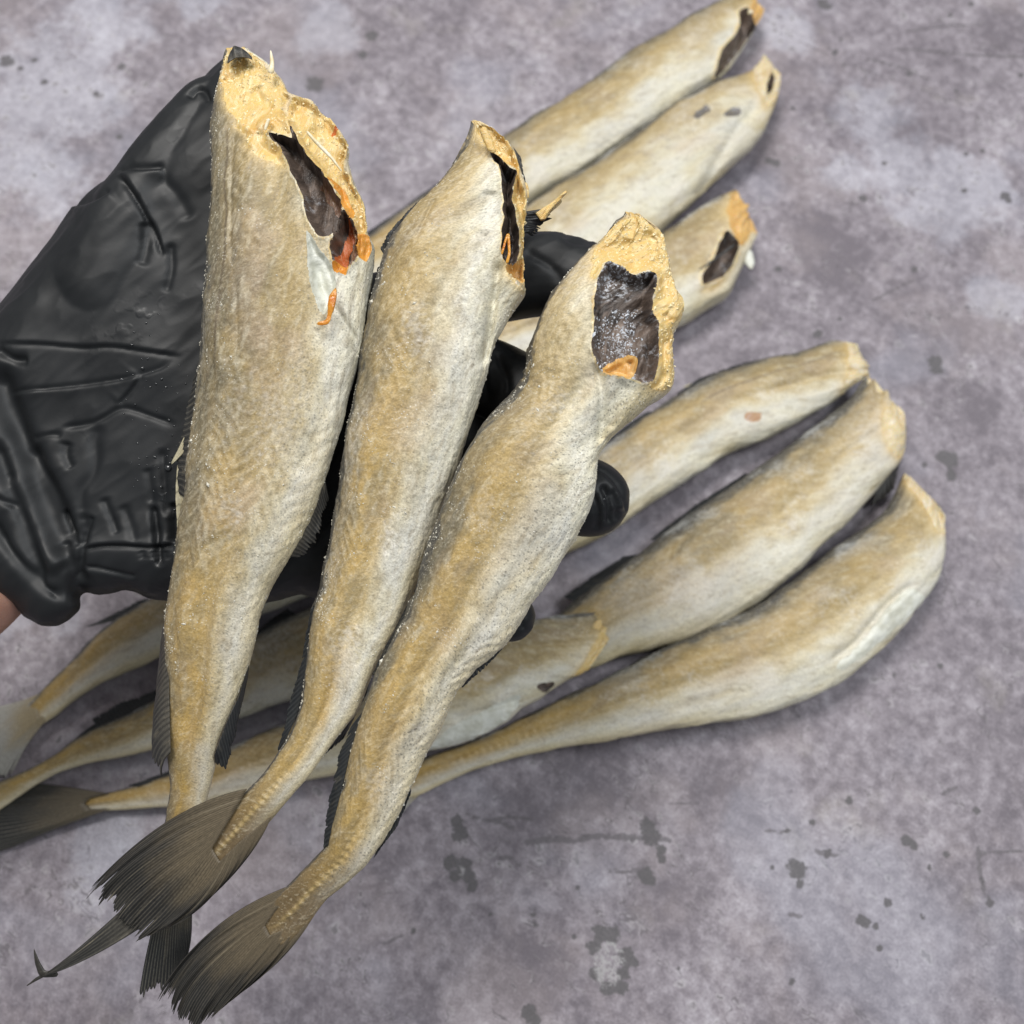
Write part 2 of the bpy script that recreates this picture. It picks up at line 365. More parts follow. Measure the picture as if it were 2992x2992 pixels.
# ------------------------------------------------------------------ tabletop
def table_marks():
    """where the surface is stained, cracked or worn pale: lists in picture units"""
    spots = []
    for (x, y), r in zip(zY([(240, 105), (248, 140), (222, 225), (262, 232), (275, 268), (285, 295), (235, 265), (810, 115), (818, 145), (850, 190), (852, 215), (800, 262), (818, 280), (600, 300), (468, 380), (474, 410),
                             (670, 435), (700, 440), (650, 475), (745, 505), (765, 520), (655, 560), (690, 600), (728, 595), (735, 555), (455, 675), (468, 690), (1253, 245), (1262, 290), (1445, 395), (1460, 405), (1345, 197), (1525, 345), (1580, 160), (1600, 172),
                             (1410, 40), (1790, 72), (1806, 280), (1830, 348), (590, 445), (110, 430), (1500, 480), (1240, 580), (1225, 130), (1650, 240), (1700, 200), (1630, 385), (1490, 415), (900, 540), (340, 380), (1180, 240), (1300, 105)]),
                         (19, 22, 20, 20, 20, 16, 18, 22, 24, 15, 12, 20, 16, 8, 8, 7, 24, 24, 20, 22, 16, 18, 20, 22, 18, 22, 20, 25, 10, 14, 14, 12, 12, 14, 14,
                          10, 11, 9, 11, 8, 9, 9, 10, 9, 8, 9, 8, 9, 7, 7, 7, 8)):
        spots.append((x, y, r * .72))
    for (x, y), r in zip(zW([(1815, 190), (1818, 225), (1850, 680), (1885, 690), (1895, 770), (1760, 715), (1210, 45), (1720, 1430), (1760, 1290), (1840, 1750), (1480, 1700), (1600, 1800)]), (20, 18, 20, 26, 16, 9, 14, 9, 8, 9, 8, 8)): spots.append((x, y, r * .68))
    k = R / 2992
    for x, y, r in ((610, 830, 20), (650, 842, 22), (1100, 1025, 20), (890, 20, 26), (920, 35, 18), (1340, 385, 14), (1835, 1015, 22), (1850, 1040, 14), (955, 270, 16), (860, 1720, 16), (980, 1650, 12), (735, 560, 12), (1720, 780, 14), (1630, 795, 13), (1210, 845, 12), (1620, 985, 15),
                    (1365, 1390, 16), (950, 170, 10), (985, 205, 10), (1550, 80, 12), (1580, 470, 12), (1000, 340, 9), (1660, 20, 14), (1915, 390, 14), (660, 1390, 18), (965, 1375, 9)): spots.append(((1900 + x / 1.769) * k, y / 1.769 * k, r / 1.769 * k * 1.15))
    for x, y, r in ((1085, 105, 18), (20, 178, 24), (355, 195, 14), (60, 200, 10), (100, 175, 10), (350, 400, 10), (130, 240, 12), (920, 245, 26), (280, 275, 10), (1060, 160, 14), (700, 1060, 14)): spots.append((x * k, y * k, r * k))
    q = lambda *p: list(zY(p))
    cracks = [(q((450, 165), (540, 155), (590, 160), (640, 146), (760, 150), (875, 157)), .0011), (q((690, 248), (740, 252), (800, 245)), .0007), (q((270, 82), (330, 100), (400, 90), (465, 97)), .0007), (q((340, 100), (380, 108), (412, 128)), .0008),
              (q((1795, 180), (1800, 250), (1812, 310), (1840, 352)), .0008), (q((1800, 198), (1860, 194), (1925, 190)), .0006), (q((1310, 190), (1340, 200), (1378, 205)), .0008), (q((365, 212), (400, 210), (425, 232)), .0008),
              (q((470, 365), (466, 395), (480, 415)), .0006), (q((1160, 128), (1200, 135), (1235, 128)), .0006), (q((20, 470), (80, 440)), .0006), (q((1235, 380), (1265, 385)), .0008), (q((880, 48), (960, 46)), .0005), (q((1690, 20), (1730, 0)), .0008),
              ([(1690, 92), (1760, 97), (1830, 104), (1932, 108)], .0008), ([(1470, 60), (1600, 120), (1720, 165), (1932, 232)], .0005), ([(1560, 92), (1700, 130), (1800, 165), (1932, 205)], .0004), ([(1648, 566), (1690, 545), (1722, 530)], .0006), ([(1780, 105), (1860, 140), (1932, 175)], .0005),
              ([(1440, 35), (1520, 70), (1580, 95)], .0004), ([(1710, 60), (1790, 48), (1850, 46)], .0006), ([(1640, 110), (1700, 125), (1750, 150)], .0005)]
    pale = [(110, 150, 190), (60, 330, 130), (190, 60, 120), (370, 15, 55), (620, 60, 80), (1640, 215, 95), (1700, 320, 110), (1600, 330, 70), (1790, 360, 130), (1880, 560, 70), (60, 1130, 120), (220, 1600, 110), (1480, 60, 60)]
    dark = [(1260, 1700, 110), (1380, 1500, 90), (1000, 1600, 120), (1150, 1450, 120), (1560, 470, 110), (1480, 300, 80), (1760, 640, 120), (1880, 60, 90), (1700, 250, 60), (1000, 1850, 120), (1820, 760, 90)]
    return spots, cracks, pale, dark
def mat_table():
    s = NT('mottled_lilac_concrete')
    p0 = s.n('ShaderNodeTexCoord').outputs['Object']; rt = s.n('ShaderNodeVectorRotate', rotation_type='Z_AXIS'); s.put(rt.inputs['Vector'], p0); rt.inputs['Angle'].default_value = .62; p = s.vadd(rt.outputs[0], (0, 0, .37))
    big = s.noise(p, 6, 3, .55, .3); mid = s.noise(p, 30, 5, .7, .2); sm = s.noise(p, 190, 5, .75)
    tone = s.math('ADD', s.math('MULTIPLY_ADD', big, .5, .06), s.math('MULTIPLY_ADD', mid, .75, -.375))
    tone = s.math('ADD', tone, s.math('MULTIPLY_ADD', sm, 1.05, -.525))
    wn = s.math('MULTIPLY_ADD', s.noise(p, 34, 5, .7), 2.4, -1.2)
    pale = s.step(s.math('ADD', s.attr('pale'), wn), .05, .55); dark = s.step(s.math('ADD', s.attr('dark'), wn), .0, .7)
    tone = s.math('SUBTRACT', s.math('MULTIPLY_ADD', pale, .13, tone), s.math('MULTIPLY', dark, .15))
    c = s.ramp(tone, [(.12, (.165, .146, .168)), (.30, (.250, .224, .252)), (.46, (.352, .322, .358)), (.62, (.462, .436, .478)), (.82, (.60, .59, .64))])
    warm = s.step(s.noise(s.vadd(p, (3, 1, 0)), 14, 4, .65), .50, .64); c = s.mix(s.math('MULTIPLY', warm, .22), c, (.43, .37, .37))
    c = s.mix(s.math('MULTIPLY', pale, .28), c, (.47, .49, .575))
    yel = s.step(s.noise(s.vadd(p, (7, -3, 0)), 24, 4, .6), .60, .75); c = s.mix(s.math('MULTIPLY', yel, .2), c, (.42, .39, .32))
    # brushed streaks low in the picture
    st1 = s.noise(s.vmul(p0, (480, 60, 1)), 1, 2, .6); zone = s.attr('brush')
    c = s.mix(s.math('MULTIPLY', s.math('MULTIPLY', s.step(st1, .54, .66), zone), .13), c, (.50, .47, .51))
    c = s.mix(s.math('MULTIPLY', s.math('MULTIPLY', s.step(st1, .46, .34), zone), .14), c, (.20, .17, .195))
    # small pits with pale rims
    w2 = s.vadd(p, s.vmul(s.noise(p, 150, 2, color=True), (.010, .010, 0)))
    pv = s.voro(s.vmul(w2, (1, 1.5, 1)), 120); pm = s.step(s.math('ADD', s.noise(p, 30, 3, .6), s.math('MULTIPLY', s.attr('pale'), .03)), .47, .57)
    c = s.mix(s.math('MULTIPLY', s.math('MULTIPLY', s.step(pv, .32, .22), pm), .32), c, (.58, .56, .58))
    c = s.mix(s.math('MULTIPLY', s.math('MULTIPLY', s.step(pv, .21, .12), pm), .70), c, (.14, .128, .138))
    # wormy surface cracks, dark with a light edge
    sq = s.noise(s.vmul(p, (1, 1.7, 1)), 85, 2, .5, .6); sq2 = s.step(s.noise(s.vadd(p, (4, 4, 0)), 48, 3, .6), .53, .60)
    c = s.mix(s.math('MULTIPLY', s.math('MULTIPLY', s.step(s.math('ABSOLUTE', s.math('SUBTRACT', sq, .522)), .012, .004), sq2), .22), c, (.60, .58, .60))
    c = s.mix(s.math('MULTIPLY', s.math('MULTIPLY', s.step(s.math('ABSOLUTE', s.math('SUBTRACT', sq, .50)), .017, .006), sq2), .75), c, (.14, .126, .138))
    bl = s.step(s.noise(s.vadd(p, (9, 2, 0)), 11, 3, .6), .52, .66); c = s.mix(s.math('MULTIPLY', bl, .26), c, (.36, .375, .455))
    # larger stains and cracks
    e = s.math('MULTIPLY_ADD', s.noise(p, 330, 5, .75), 2.2, -1.0)
    stn = s.step(s.math('ADD', s.attr('stain'), e), .0, .22)
    c = s.mix(s.math('MULTIPLY', stn, .88), c, (.105, .10, .105))
    crk = s.step(s.math('ADD', s.attr('crack'), s.math('MULTIPLY', e, .55)), .60, .82)
    c = s.mix(s.math('MULTIPLY', crk, .75), c, (.125, .115, .125))
    crumb = s.math('MULTIPLY', s.step(s.math('ADD', s.attr('crumb'), e), .0, .2), s.step(s.noise(p, 520, 3, .7), .42, .56))
    c = s.mix(s.math('MULTIPLY', crumb, .75), c, (.42, .41, .42))
    fine = s.noise(p, 1100, 2, .65)
    c = s.mix(1.0, c, s.ramp(fine, [(.3, (.82, .82, .82)), (.7, (1.16, 1.16, 1.16))]), 'MULTIPLY')
    nr = s.bump(s.math('SUBTRACT', sm, s.math('MULTIPLY', stn, .3)), .25, .0010)
    return s.done(c, .6, nr, .35)
c0, c1 = G(-60, -60, 0), G(1992, 1992, 0); cx0 = G(-60, -60, 0)[0]
xs = np.concatenate([[-1.6, -1.0, -.6], np.linspace(cx0, -cx0, 430), [.6, 1.0, 1.6]]); ys = np.concatenate([[-1.6, -.8], np.linspace(c1[1], c0[1], 400), [.8, 1.6]])
gx, gy = np.meshgrid(xs, ys); nx, ny = len(xs), len(ys); tv = np.stack([gx.ravel(), gy.ravel(), np.zeros(nx * ny)], -1)
I = np.arange(nx * ny).reshape(ny, nx); tf = np.stack([I[:-1, :-1], I[:-1, 1:], I[1:, 1:], I[1:, :-1]], -1).reshape(-1, 4)
spots, cracks, pale_l, dark_l = table_marks()
def field(lst):
    o = np.full(len(tv), -1.5)
    for x, y, r in lst:
        cc = G(x, y, 0); rr = r / R * dist_at_height(y, 0); o = np.maximum(o, 1 - np.linalg.norm(tv - cc, axis=1) / rr)
    return o
crk = np.full(len(tv), -1.0)
for pl, w in cracks:
    p3 = G([x for x, y in pl], [y for x, y in pl], np.zeros(len(pl)))[:, :2]; m = ((tv[:, :2] > p3.min(0) - .01) & (tv[:, :2] < p3.max(0) + .01)).all(1)
    if m.any(): crk[m] = np.maximum(crk[m], 1 - seg_dist(tv[m][:, :2], p3, False)[0] / (w * 3.2))
brush = sstep(field([(330, 1820, 480)]), 0, .5)
top = link('tabletop', tv, tf, mat_table(), None, dict(stain=field(spots), crack=crk, pale=field(pale_l), dark=field(dark_l), brush=brush, crumb=field([(zY([(695, 510)])[0] + (26,)), (zY([(690, 560)])[0] + (22,)), (zY([(252, 252)])[0] + (9,))])))
top['kind'] = 'structure'
top['label'] = 'mottled lilac grey concrete-look tabletop with dark stains and scratches'

# ------------------------------------------------------------------ fish
def frost_mesh(pts, nrm, size, seed):
    """little irregular ice crystals: squashed octahedra half sunk in the skin"""
    r = np.random.RandomState(seed); k = len(pts)
    base = np.array([[1, 0, 0], [-1, 0, 0], [0, 1, 0], [0, -1, 0], [0, 0, 1], [0, 0, -1]], float)
    fc = np.array([[0, 2, 4], [2, 1, 4], [1, 3, 4], [3, 0, 4], [2, 0, 5], [1, 2, 5], [3, 1, 5], [0, 3, 5]])
    a = r.normal(size=(k, 3)); t1 = np.cross(nrm, a); t1 /= np.linalg.norm(t1, axis=1)[:, None] + 1e-9; t2 = np.cross(nrm, t1)
    sc = size * np.exp(r.normal(size=(k, 1)) * .45)
    j = base[None] * (1 + r.uniform(-.35, .35, (k, 6, 3)))
    v = pts[:, None] + sc[:, None] * (j[..., :1] * t1[:, None] * 1.2 + j[..., 1:2] * t2[:, None] * .8 + j[..., 2:] * nrm[:, None] * .7)
    f = (np.arange(k)[:, None, None] * 6 + fc[None]).reshape(-1, 3)
    return v.reshape(-1, 3), f

def fin(parent, name, root, tip, mat, place, nrays=14, rag=.12, split=.2, mid=None, seed=0, thick=.00025, label=None, rows=22, wave=.0006, curl=0.0):
    """fan of fin rays between a root line and a tip line; place(px,py,w)->3-D"""
    nrays = int(nrays * (1.7 if name in ('dorsal_fin', 'anal_fin') and nrays > 6 else 1.15)); r = np.random.RandomState(seed + 5); cols = nrays * 4 + 1
    def samp(pl):
        pl = np.asarray(pl, float); t = np.concatenate([[0], np.cumsum(np.linalg.norm(np.diff(pl, axis=0), axis=1))]); q = np.linspace(0, t[-1], cols)
        return gauss(np.stack([np.interp(q, t, pl[:, 0]), np.interp(q, t, pl[:, 1])], -1), 1.2)
    a = samp(root); b = samp(tip); m = samp(mid) if mid else (a + b) / 2
    u = np.linspace(0, nrays, cols); ph = np.abs((u % 1) - .5) * 2          # 1 on the gap, 0 on the ray
    rl = 1 - r.uniform(0, rag, nrays + 1) * r.uniform(.2, 1, nrays + 1) - .35 * rag * np.clip(gauss(r.normal(size=nrays + 1), 1.5) * 1.5, -.5, 2); big = np.where(r.uniform(size=nrays + 1) < .14, r.uniform(.1, .4, nrays + 1), r.uniform(.01, split * .55, nrays + 1))
    ln = np.interp(u, np.arange(nrays + 1) + .5, rl) - ph ** 2 * np.interp(u, np.arange(nrays + 1), big)
    w = np.linspace(0, 1, rows)[:, None] * ln[None]
    W3 = w[..., None]
    q = (1 - W3) ** 2 * a[None] + 2 * W3 * (1 - W3) * (2 * m - (a + b) / 2)[None] + W3 ** 2 * b[None]
    p3 = place(q[..., 0], q[..., 1], w)
    nz = perlin(np.stack([np.tile(u * .35, (rows, 1)).ravel(), (w * 2).ravel(), np.full(w.size, seed * 3.7)], -1)).reshape(w.shape)
    off = (wave * nz * (w * 2) + .00014 * (1 - ph)[None] * np.ones_like(w) + curl * w ** 2)[..., None] * (-FWD)
    fr = (p3 + off + thick * -FWD).reshape(-1, 3); bk = (p3 + off - thick * -FWD).reshape(-1, 3)
    I = np.arange(rows * cols).reshape(rows, cols); N = rows * cols
    f = []
    for i in range(rows - 1):
        for j in range(cols - 1):
            A = [I[i, j], I[i, j + 1], I[i + 1, j + 1], I[i + 1, j]]; f.append([int(x) for x in A]); f.append([int(x) + N for x in A[::-1]])
    edge = [I[0, j] for j in range(cols)] + [I[i, -1] for i in range(1, rows)] + [I[-1, j] for j in range(cols - 2, -1, -1)] + [I[i, 0] for i in range(rows - 2, 0, -1)]
    for x, y in zip(edge, edge[1:] + edge[:1]): f.append([int(x), int(x + N), int(y + N), int(y)])
    uu = np.tile(u, (rows, 1)).ravel(); ww = w.ravel()
    fv = np.stack([ww * .03, uu * .0015, np.full(ww.shape, seed * .1)], -1)
    o = link(name, np.concatenate([fr, bk]), f, mat, parent, dict(ray=np.tile(uu, 2), w=np.tile(ww, 2), fuv=np.tile(fv, (2, 1))))
    if label: o['label'] = label
    return o

def make_fish(label, axis, back, belly, depth, k=.6, held=True, ns=420, nf=150, nb=36, skin=None, zones=(), creases=(), seed=0, sm=2.0, head_round=.03,
              tail_round=.04, frost_n=0, frost_y=0, group=None, flat_tail=.9, bumps=None, ksm=14, kfun=None, edge_n=0, rag_head=.004, frost_c=0):
    """axis, back, belly: picture polylines head->tail; depth: list of (t, distance or height)."""
    root = empty('headless_fish', label, 'fish', group)
    ax = gauss(dense(axis, 6.0), 7); n0 = len(ax)
    ext = 40
    d0 = ax[0] - ax[1]; d1 = ax[-1] - ax[-2]
    axx = np.concatenate([ax[0] + d0 * np.arange(ext, 0, -1)[:, None], ax, ax[-1] + d1 * np.arange(1, ext + 1)[:, None]])
    def offs(edge):
        e = dense(edge, 5.0); _, near, sg, pr = seg_dist(e, axx, False)
        d = np.linalg.norm(e - near, axis=1) * sg; L = np.linalg.norm(np.diff(axx, axis=0), axis=1).sum(); la = np.linalg.norm(np.diff(ax, axis=0), axis=1).sum()
        h = np.linalg.norm(d0) * ext; t = (pr * L - h) / la
        o = np.argsort(t); return t[o], d[o]
    tb, ob = offs(back); tv_, ov = offs(belly)
    t = np.linspace(0, 1, ns); lo = gauss(np.interp(t, tb, ob), sm); hi = gauss(np.interp(t, tv_, ov), sm)
    ta = np.linspace(0, 1, n0); C2 = np.stack([np.interp(t, ta, ax[:, 0]), np.interp(t, ta, ax[:, 1])], -1)
    tg = np.gradient(C2, axis=0); tg /= np.linalg.norm(tg, axis=1)[:, None]; nn = np.stack([-tg[:, 1], tg[:, 0]], -1)
    Bk = C2 + nn * lo[:, None]; Bl = C2 + nn * hi[:, None]
    dd = gauss(np.interp(t, [x[0] for x in depth], [x[1] for x in depth]), 8)
    if held:
        A3 = P(Bk[:, 0], Bk[:, 1], dd); B3 = P(Bl[:, 0], Bl[:, 1], dd); N3 = np.tile(-FWD, (ns, 1))
    else:
        A3 = G(Bk[:, 0], Bk[:, 1], dd); B3 = G(Bl[:, 0], Bl[:, 1], dd); N3 = np.tile([0, 0, 1.0], (ns, 1))
    cen = (A3 + B3) / 2; half = (B3 - A3) / 2; hw = np.linalg.norm(half, axis=1)
    T = gauss(hw, ksm) * (k if kfun is None else np.interp(t, [x[0] for x in kfun], [x[1] for x in kfun]))
    T = T * (.35 + .65 * np.sqrt(np.clip(1 - (1 - np.clip(t / head_round, 0, 1)) ** 2, 0, 1)))
    T = T * (1 - flat_tail * sstep(t, 1 - tail_round * 3, 1.0))
    endr = np.sqrt(np.clip(1 - np.clip((t - (1 - tail_round)) / tail_round, 0, 1) ** 2, .0009, 1))
    half = half * endr[:, None]
    if not held:                                             # rests on the table
        cen = cen + np.array([0, 0, 1.0]) * 0
    th = np.concatenate([np.linspace(0, np.pi, nf, endpoint=False), np.linspace(np.pi, 2 * np.pi, nb, endpoint=False)]); na = nf + nb
    x = -np.cos(th); z = np.sign(np.sin(th)) * np.abs(np.sin(th)) ** .72
    V = cen[:, None] + x[None, :, None] * half[:, None] + z[None, :, None] * (T[:, None] * np.ones(na))[..., None] * N3[:, None]
    V = V.reshape(-1, 3); front = np.tile(np.arange(na) < nf, ns); weight = np.tile(np.clip(z, 0, 1), ns)
    v = np.tile((1 - np.cos(th)) / 2, ns); s_ = np.repeat(t, na)
    seglen = np.concatenate([[0], np.cumsum(np.linalg.norm(np.diff(cen, axis=0), axis=1))])
    fuv = np.stack([np.repeat(seglen, na), (np.tile(th / np.pi, ns)) * np.repeat(gauss(hw, 12), na) * 2.4 , np.full(ns * na, seed * .05)], -1)
    F = np.array([[i * na + j, i * na + (j + 1) % na, (i + 1) * na + (j + 1) % na, (i + 1) * na + j] for i in range(ns - 1) for j in range(na)])
    if np.mean(np.sum(vnormals(V, F) * (V - np.repeat(cen, na, 0)), 1)) < 0: F = F[:, ::-1].copy()
    if rag_head:
        hd = cen[0] - cen[6]; hd /= np.linalg.norm(hd); ring = np.stack([np.cos(th) * 1.6, np.sin(th) * 1.6, np.full(na, seed * 5.3)], -1)
        V = V + (np.tile(fbm(ring * 1.6, 3), ns) * rag_head * sstep(s_, .06, 0))[:, None] * hd
    # relief
    NV = vnormals(V, F)
    fu = fuv * [1, 1, 0] + [seed * 3.1, 0, seed * .7]
    relief = .0017 * fbm(fu * [38, 62, 1], 2) + .0007 * (1 - 2.5 * np.abs(perlin(fu * [22, 95, 1] + 5))) * sstep(s_, 0, .1) + .00035 * fbm(fu * [160, 330, 1], 2) + .00022 * fbm(fu * 620, 2)
    relief = relief + front * sstep(s_, .05, .2) * (.0011 * np.exp(-((v - .28) / .11) ** 2) - .0012 * np.exp(-((v - .50) / .07) ** 2) + .0005 * np.exp(-((v - .66) / .08) ** 2)) * sstep(s_, .95, .75) + 0.00008 * front * chevron(fuv, v, seed)
    V = V + NV * relief[:, None] * np.clip(np.repeat(hw, na) / .012, .15, 1)[:, None]
    q, dep = proj(V)
    # zones in picture space
    zone = np.zeros(len(V), int); push = np.zeros(len(V)); sds = []
    cell = np.median(np.linalg.norm(q.reshape(ns, na, 2)[1:, nf // 2] - q.reshape(ns, na, 2)[:-1, nf // 2], axis=1))
    for zi, zn in enumerate(zones):
        poly = rough_poly(zn['poly'], zn.get('rag', 2.0), seed * 10 + zi)
        sd, near = signed(q, poly); sd = np.where(front, sd, -99)
        m = front & (np.abs(sd) < cell * .55)
        mv = (near - q) * m[:, None]; V = V + (mv[:, :1] * RT - mv[:, 1:] * UP) * (dep / R)[:, None]
        q = q + mv; sd = np.where(m, 0, sd)
        pu = zn.get('push', 0) * sstep(sd, 0, zn.get('wall', 14))
        if 'lump' in zn: pu = pu - zn['lump'] * fbm(fu * zn.get('lf', 140), 3) * sstep(sd, -2, 12)
        if 'fold' in zn: pu = pu - zn['fold'] * fbm(fu * [60, 260, 1], 3) * sstep(sd, 0, 25)
        push = np.where(sd > 0, np.where(np.abs(pu) > np.abs(push), pu, push), push); sds.append(sd)
        if 'lip' in zn: push = push - zn['lip'] * np.exp(-(sd / 7.0) ** 2) * front
    for pl, w, a, *mode in creases:
        dq, _, sg, pr = seg_dist(q, gauss(dense(pl, 8), 1.5), False, w * 5 + 5); fade = sstep(pr, 0, .12) * sstep(pr, 1, .88)
        push = push + a * np.exp(-(dq / w) ** 2) * fade * front if not mode else push + a * np.where(sg * mode[0] > 0, np.exp(-dq / w), -np.exp(-dq / (w * .35)) * .5) * fade * front
    if bumps:                                              # vertebrae showing under the tail skin
        b0, b1, nbp, amp, vc = bumps
        push = push - front * amp * sstep(s_, b0, b0 + .03) * sstep(s_, b1, b1 - .02) * np.exp(-((v - vc - .02 * perlin(np.stack([s_ * 40, s_ * 0, s_ * 0 + seed], -1))) / .10) ** 2) * (1 + .5 * np.cos(2 * np.pi * (nbp * (s_ - b0) / (b1 - b0) + .5 * perlin(np.stack([s_ * 25, s_ * 0 + 3, s_ * 0 + seed], -1)))))
    lim = np.repeat(T, na) * (np.abs(np.tile(z, ns)) + .55)
    push = np.minimum(push, lim)
    V = V - np.repeat(N3, na, 0) * push[:, None]
    fz = np.zeros(len(F), int)
    cf = [sd for sd, zn in zip(sds, zones) if zn['name'] == 'cut_flesh']; nearf = np.where(front, np.max(cf, 0), -99) if cf else None
    fr_f = front[F].all(1)
    for zi, sd in enumerate(sds):
        fm = fr_f & (sd[F].mean(1) > 0); fz[fm] = zi + 1
    attrs = dict(v=v, s=s_, fuv=fuv, pigment=skin_colour(v, s_, fuv, near=nearf, **SKIN_P[skin.name]))
    def emit(name, fsel, mat):
        ids, inv = np.unique(fsel.ravel(), return_inverse=True)
        return link(name, V[ids], inv.reshape(-1, 4), mat, root, {a: b[ids] for a, b in attrs.items()})
    caps = [0]
    for zi, zn in enumerate(zones):
        if zn.get('rim'):
            jit = zn['rim'] * (1 + 1.2 * fbm(fu[F[:, 0]] * 260 + zi, 2)); m = fr_f & (fz == 0) & (sds[zi][F].mean(1) > -jit); fz[m] = 100
    parts = {'body': emit('body', F[fz == 0], skin)}
    done = {}
    for zi, zn in enumerate(zones):
        key = (zn['name'], zn['mat'].name); done.setdefault(key, []).append(zi + 1)
    for (nm, _), zs in done.items():
        sel = F[np.isin(fz, zs)]
        if len(sel): parts.setdefault(nm, emit(nm, sel, zones[zs[0] - 1]['mat']))
    if (fz == 100).any(): parts['cavity_rim'] = emit('cavity_rim', F[fz == 100], FLESH_P)
    # blunt cut face at the head end
    ring = V[:na]; c0 = ring.mean(0); tgd = (cen[0] - cen[3]); tgd /= np.linalg.norm(tgd)
    rings = [ring]
    for g in (.8, .55, .3, .1): rings.append(c0 + (ring - c0) * g + tgd * .0016 * (1 - g) + .0012 * fbm(ring * 500 * g + seed, 2)[:, None] * tgd)
    rv = np.concatenate(rings); rf = [[r_ * na + j, r_ * na + (j + 1) % na, (r_ + 1) * na + (j + 1) % na, (r_ + 1) * na + j] for r_ in range(4) for j in range(na)]
    rf.append([4 * na + j for j in range(na)])
    fl = [zn['mat'] for zn in zones if zn['name'] == 'cut_flesh']
    link('cut_face', rv, rf, fl[0] if fl else FLESH, root, dict(fuv=rv * 1.0, v=np.full(len(rv), .5), s=np.zeros(len(rv))))
    # frost
    VN = vnormals(V, F)
    rs = np.random.RandomState(seed + 77)
    def scatter(sel, cnt, size, mat, name, thr):
        if cnt <= 0 or not len(sel): return
        fc = F[rs.choice(sel, cnt * 3)]; ww = rs.dirichlet((1, 1, 1, 1), len(fc))
        pt = (V[fc] * ww[..., None]).sum(1); nm = VN[fc].mean(1); uvw = fuv[fc].mean(1)
        keep = fbm((uvw * [1, 1, 0] + [seed, 0, 0]) * 95, 3) > thr; keep &= rs.uniform(size=len(keep)) < .9
        pt, nm = pt[keep][:cnt], nm[keep][:cnt]
        vv, ff = frost_mesh(pt, nm, size, seed)
        o = link(name, vv, ff, mat, parts['cut_flesh' if 'flesh' in name else 'belly_cavity' if 'cavity' in name else 'body'], smooth=False); o['kind'] = 'stuff'
    area_ok = fr_f & (np.abs(np.cos(np.tile(th, ns)[F[:, 0]])) < .995) & (s_[F[:, 0]] < .76)
    scatter(np.where(area_ok & (fz == 0))[0], frost_n, .00016, M_FROST, 'frost', .16)
    fl_ids = [i + 1 for i, zn in enumerate(zones) if zn['name'] == 'cut_flesh']
    scatter(np.where(np.isin(fz, fl_ids))[0], frost_y, .00030, M_FROST_Y, 'flesh_frost', -.3)
    cv_ids = [i + 1 for i, zn in enumerate(zones) if zn['name'] == 'belly_cavity']
    scatter(np.where(np.isin(fz, cv_ids))[0], frost_c, .0002, M_FROST_C, 'cavity_frost', .06)
    if edge_n:
        vf = v[F[:, 0]]
        scatter(np.where((fz == 0) & (s_[F[:, 0]] < .8) & ((vf < .015) | (vf > .992)))[0], edge_n, .00022, M_FROST, 'rim_frost', -.05)
    return root, parts

def held_place(d0, d1=None):
    d1 = d0 if d1 is None else d1
    return lambda px, py, w: P(px, py, d0 + (d1 - d0) * w)
def flat_place(z0, z1=None):
    z1 = z0 if z1 is None else z1
    return lambda px, py, w: G(px, py, z0 + (z1 - z0) * w)
def blob(parent, name, pts, rad, depth, mat, flat=.6, rough=.001, seed=0, held=True, nrm=None):
    pts = np.asarray(pts, float); p3 = P(pts[:, 0], pts[:, 1], np.broadcast_to(np.asarray(depth, float), (len(pts),))) if held else G(pts[:, 0], pts[:, 1], np.broadcast_to(np.asarray(depth, float), (len(pts),)))
    k = (depth if np.isscalar(depth) else np.mean(depth)) / R if held else .47 / R
    v, f = tube(p3, np.asarray(rad, float) * k, flat, nrm if nrm is not None else (None if held else (0, 0, 1)), rough=rough, seed=seed, rings=26)
    return link(name, v, f, mat, parent, dict(fuv=v))

FLESH = mat_flesh('flesh_yellow', 1)
FLESH_P = mat_flesh('flesh_pale', 2, (.68, .56, .33))
FLESH_O = mat_flesh('flesh_orange', 3, (.66, .40, .13))
ROE = mat_flesh('roe_orange_torn', 8, (.70, .31, .045))
GUT_R = mat_flesh('gut_red_torn', 9, (.52, .13, .03))
GUT_B = mat_flesh('gut_brown_torn', 10, (.23, .125, .07))
MEMB = mat_membrane('cavity_dark', 1, .15)
MEMB_F = mat_membrane('cavity_frosted', 4, 1.35)
SKIN_IN = mat_flesh('flap_inner', 6, (.62, .57, .44))

# ---- held fish, left: widest, belly slit open with orange roe
D1 = .306
f1_back = [(437, 90), (424, 110), (412, 160), (407, 230), (402, 330), (400, 430), (397, 500), (392, 549), (385, 640), (379, 724), (368, 824), (356, 924), (344, 985), (336, 1040), (322, 1112), (314, 1164), (316, 1209), (318, 1262), (318, 1343), (320, 1423), (322, 1485), (312, 1555), (306, 1600), (318, 1650)]
f1_belly = [(462, 94), (500, 118), (535, 155), (544, 178), (557, 184), (592, 195), (628, 232), (655, 282), (650, 303), (664, 345), (683, 392), (690, 440), (702, 462), (700, 500), (694, 545), (686, 600), (680, 645), (671, 685), (655, 739), (643, 797), (627, 844), (608, 910), (583, 969), (566, 1014), (542, 1057), (515, 1107), (488, 1169), (482, 1209), (469, 1262), (453, 1311), (429, 1362), (411, 1407), (403, 1450), (395, 1485), (387, 1522), (378, 1600), (360, 1650)]
sk1 = mat_skin('skin_tan_pink', 1, gold=.5, frost=.30, white=-.05, speck=.75, lat=(.14, .09, .40), bruise=.9, tailb=1.2, dark=.016)
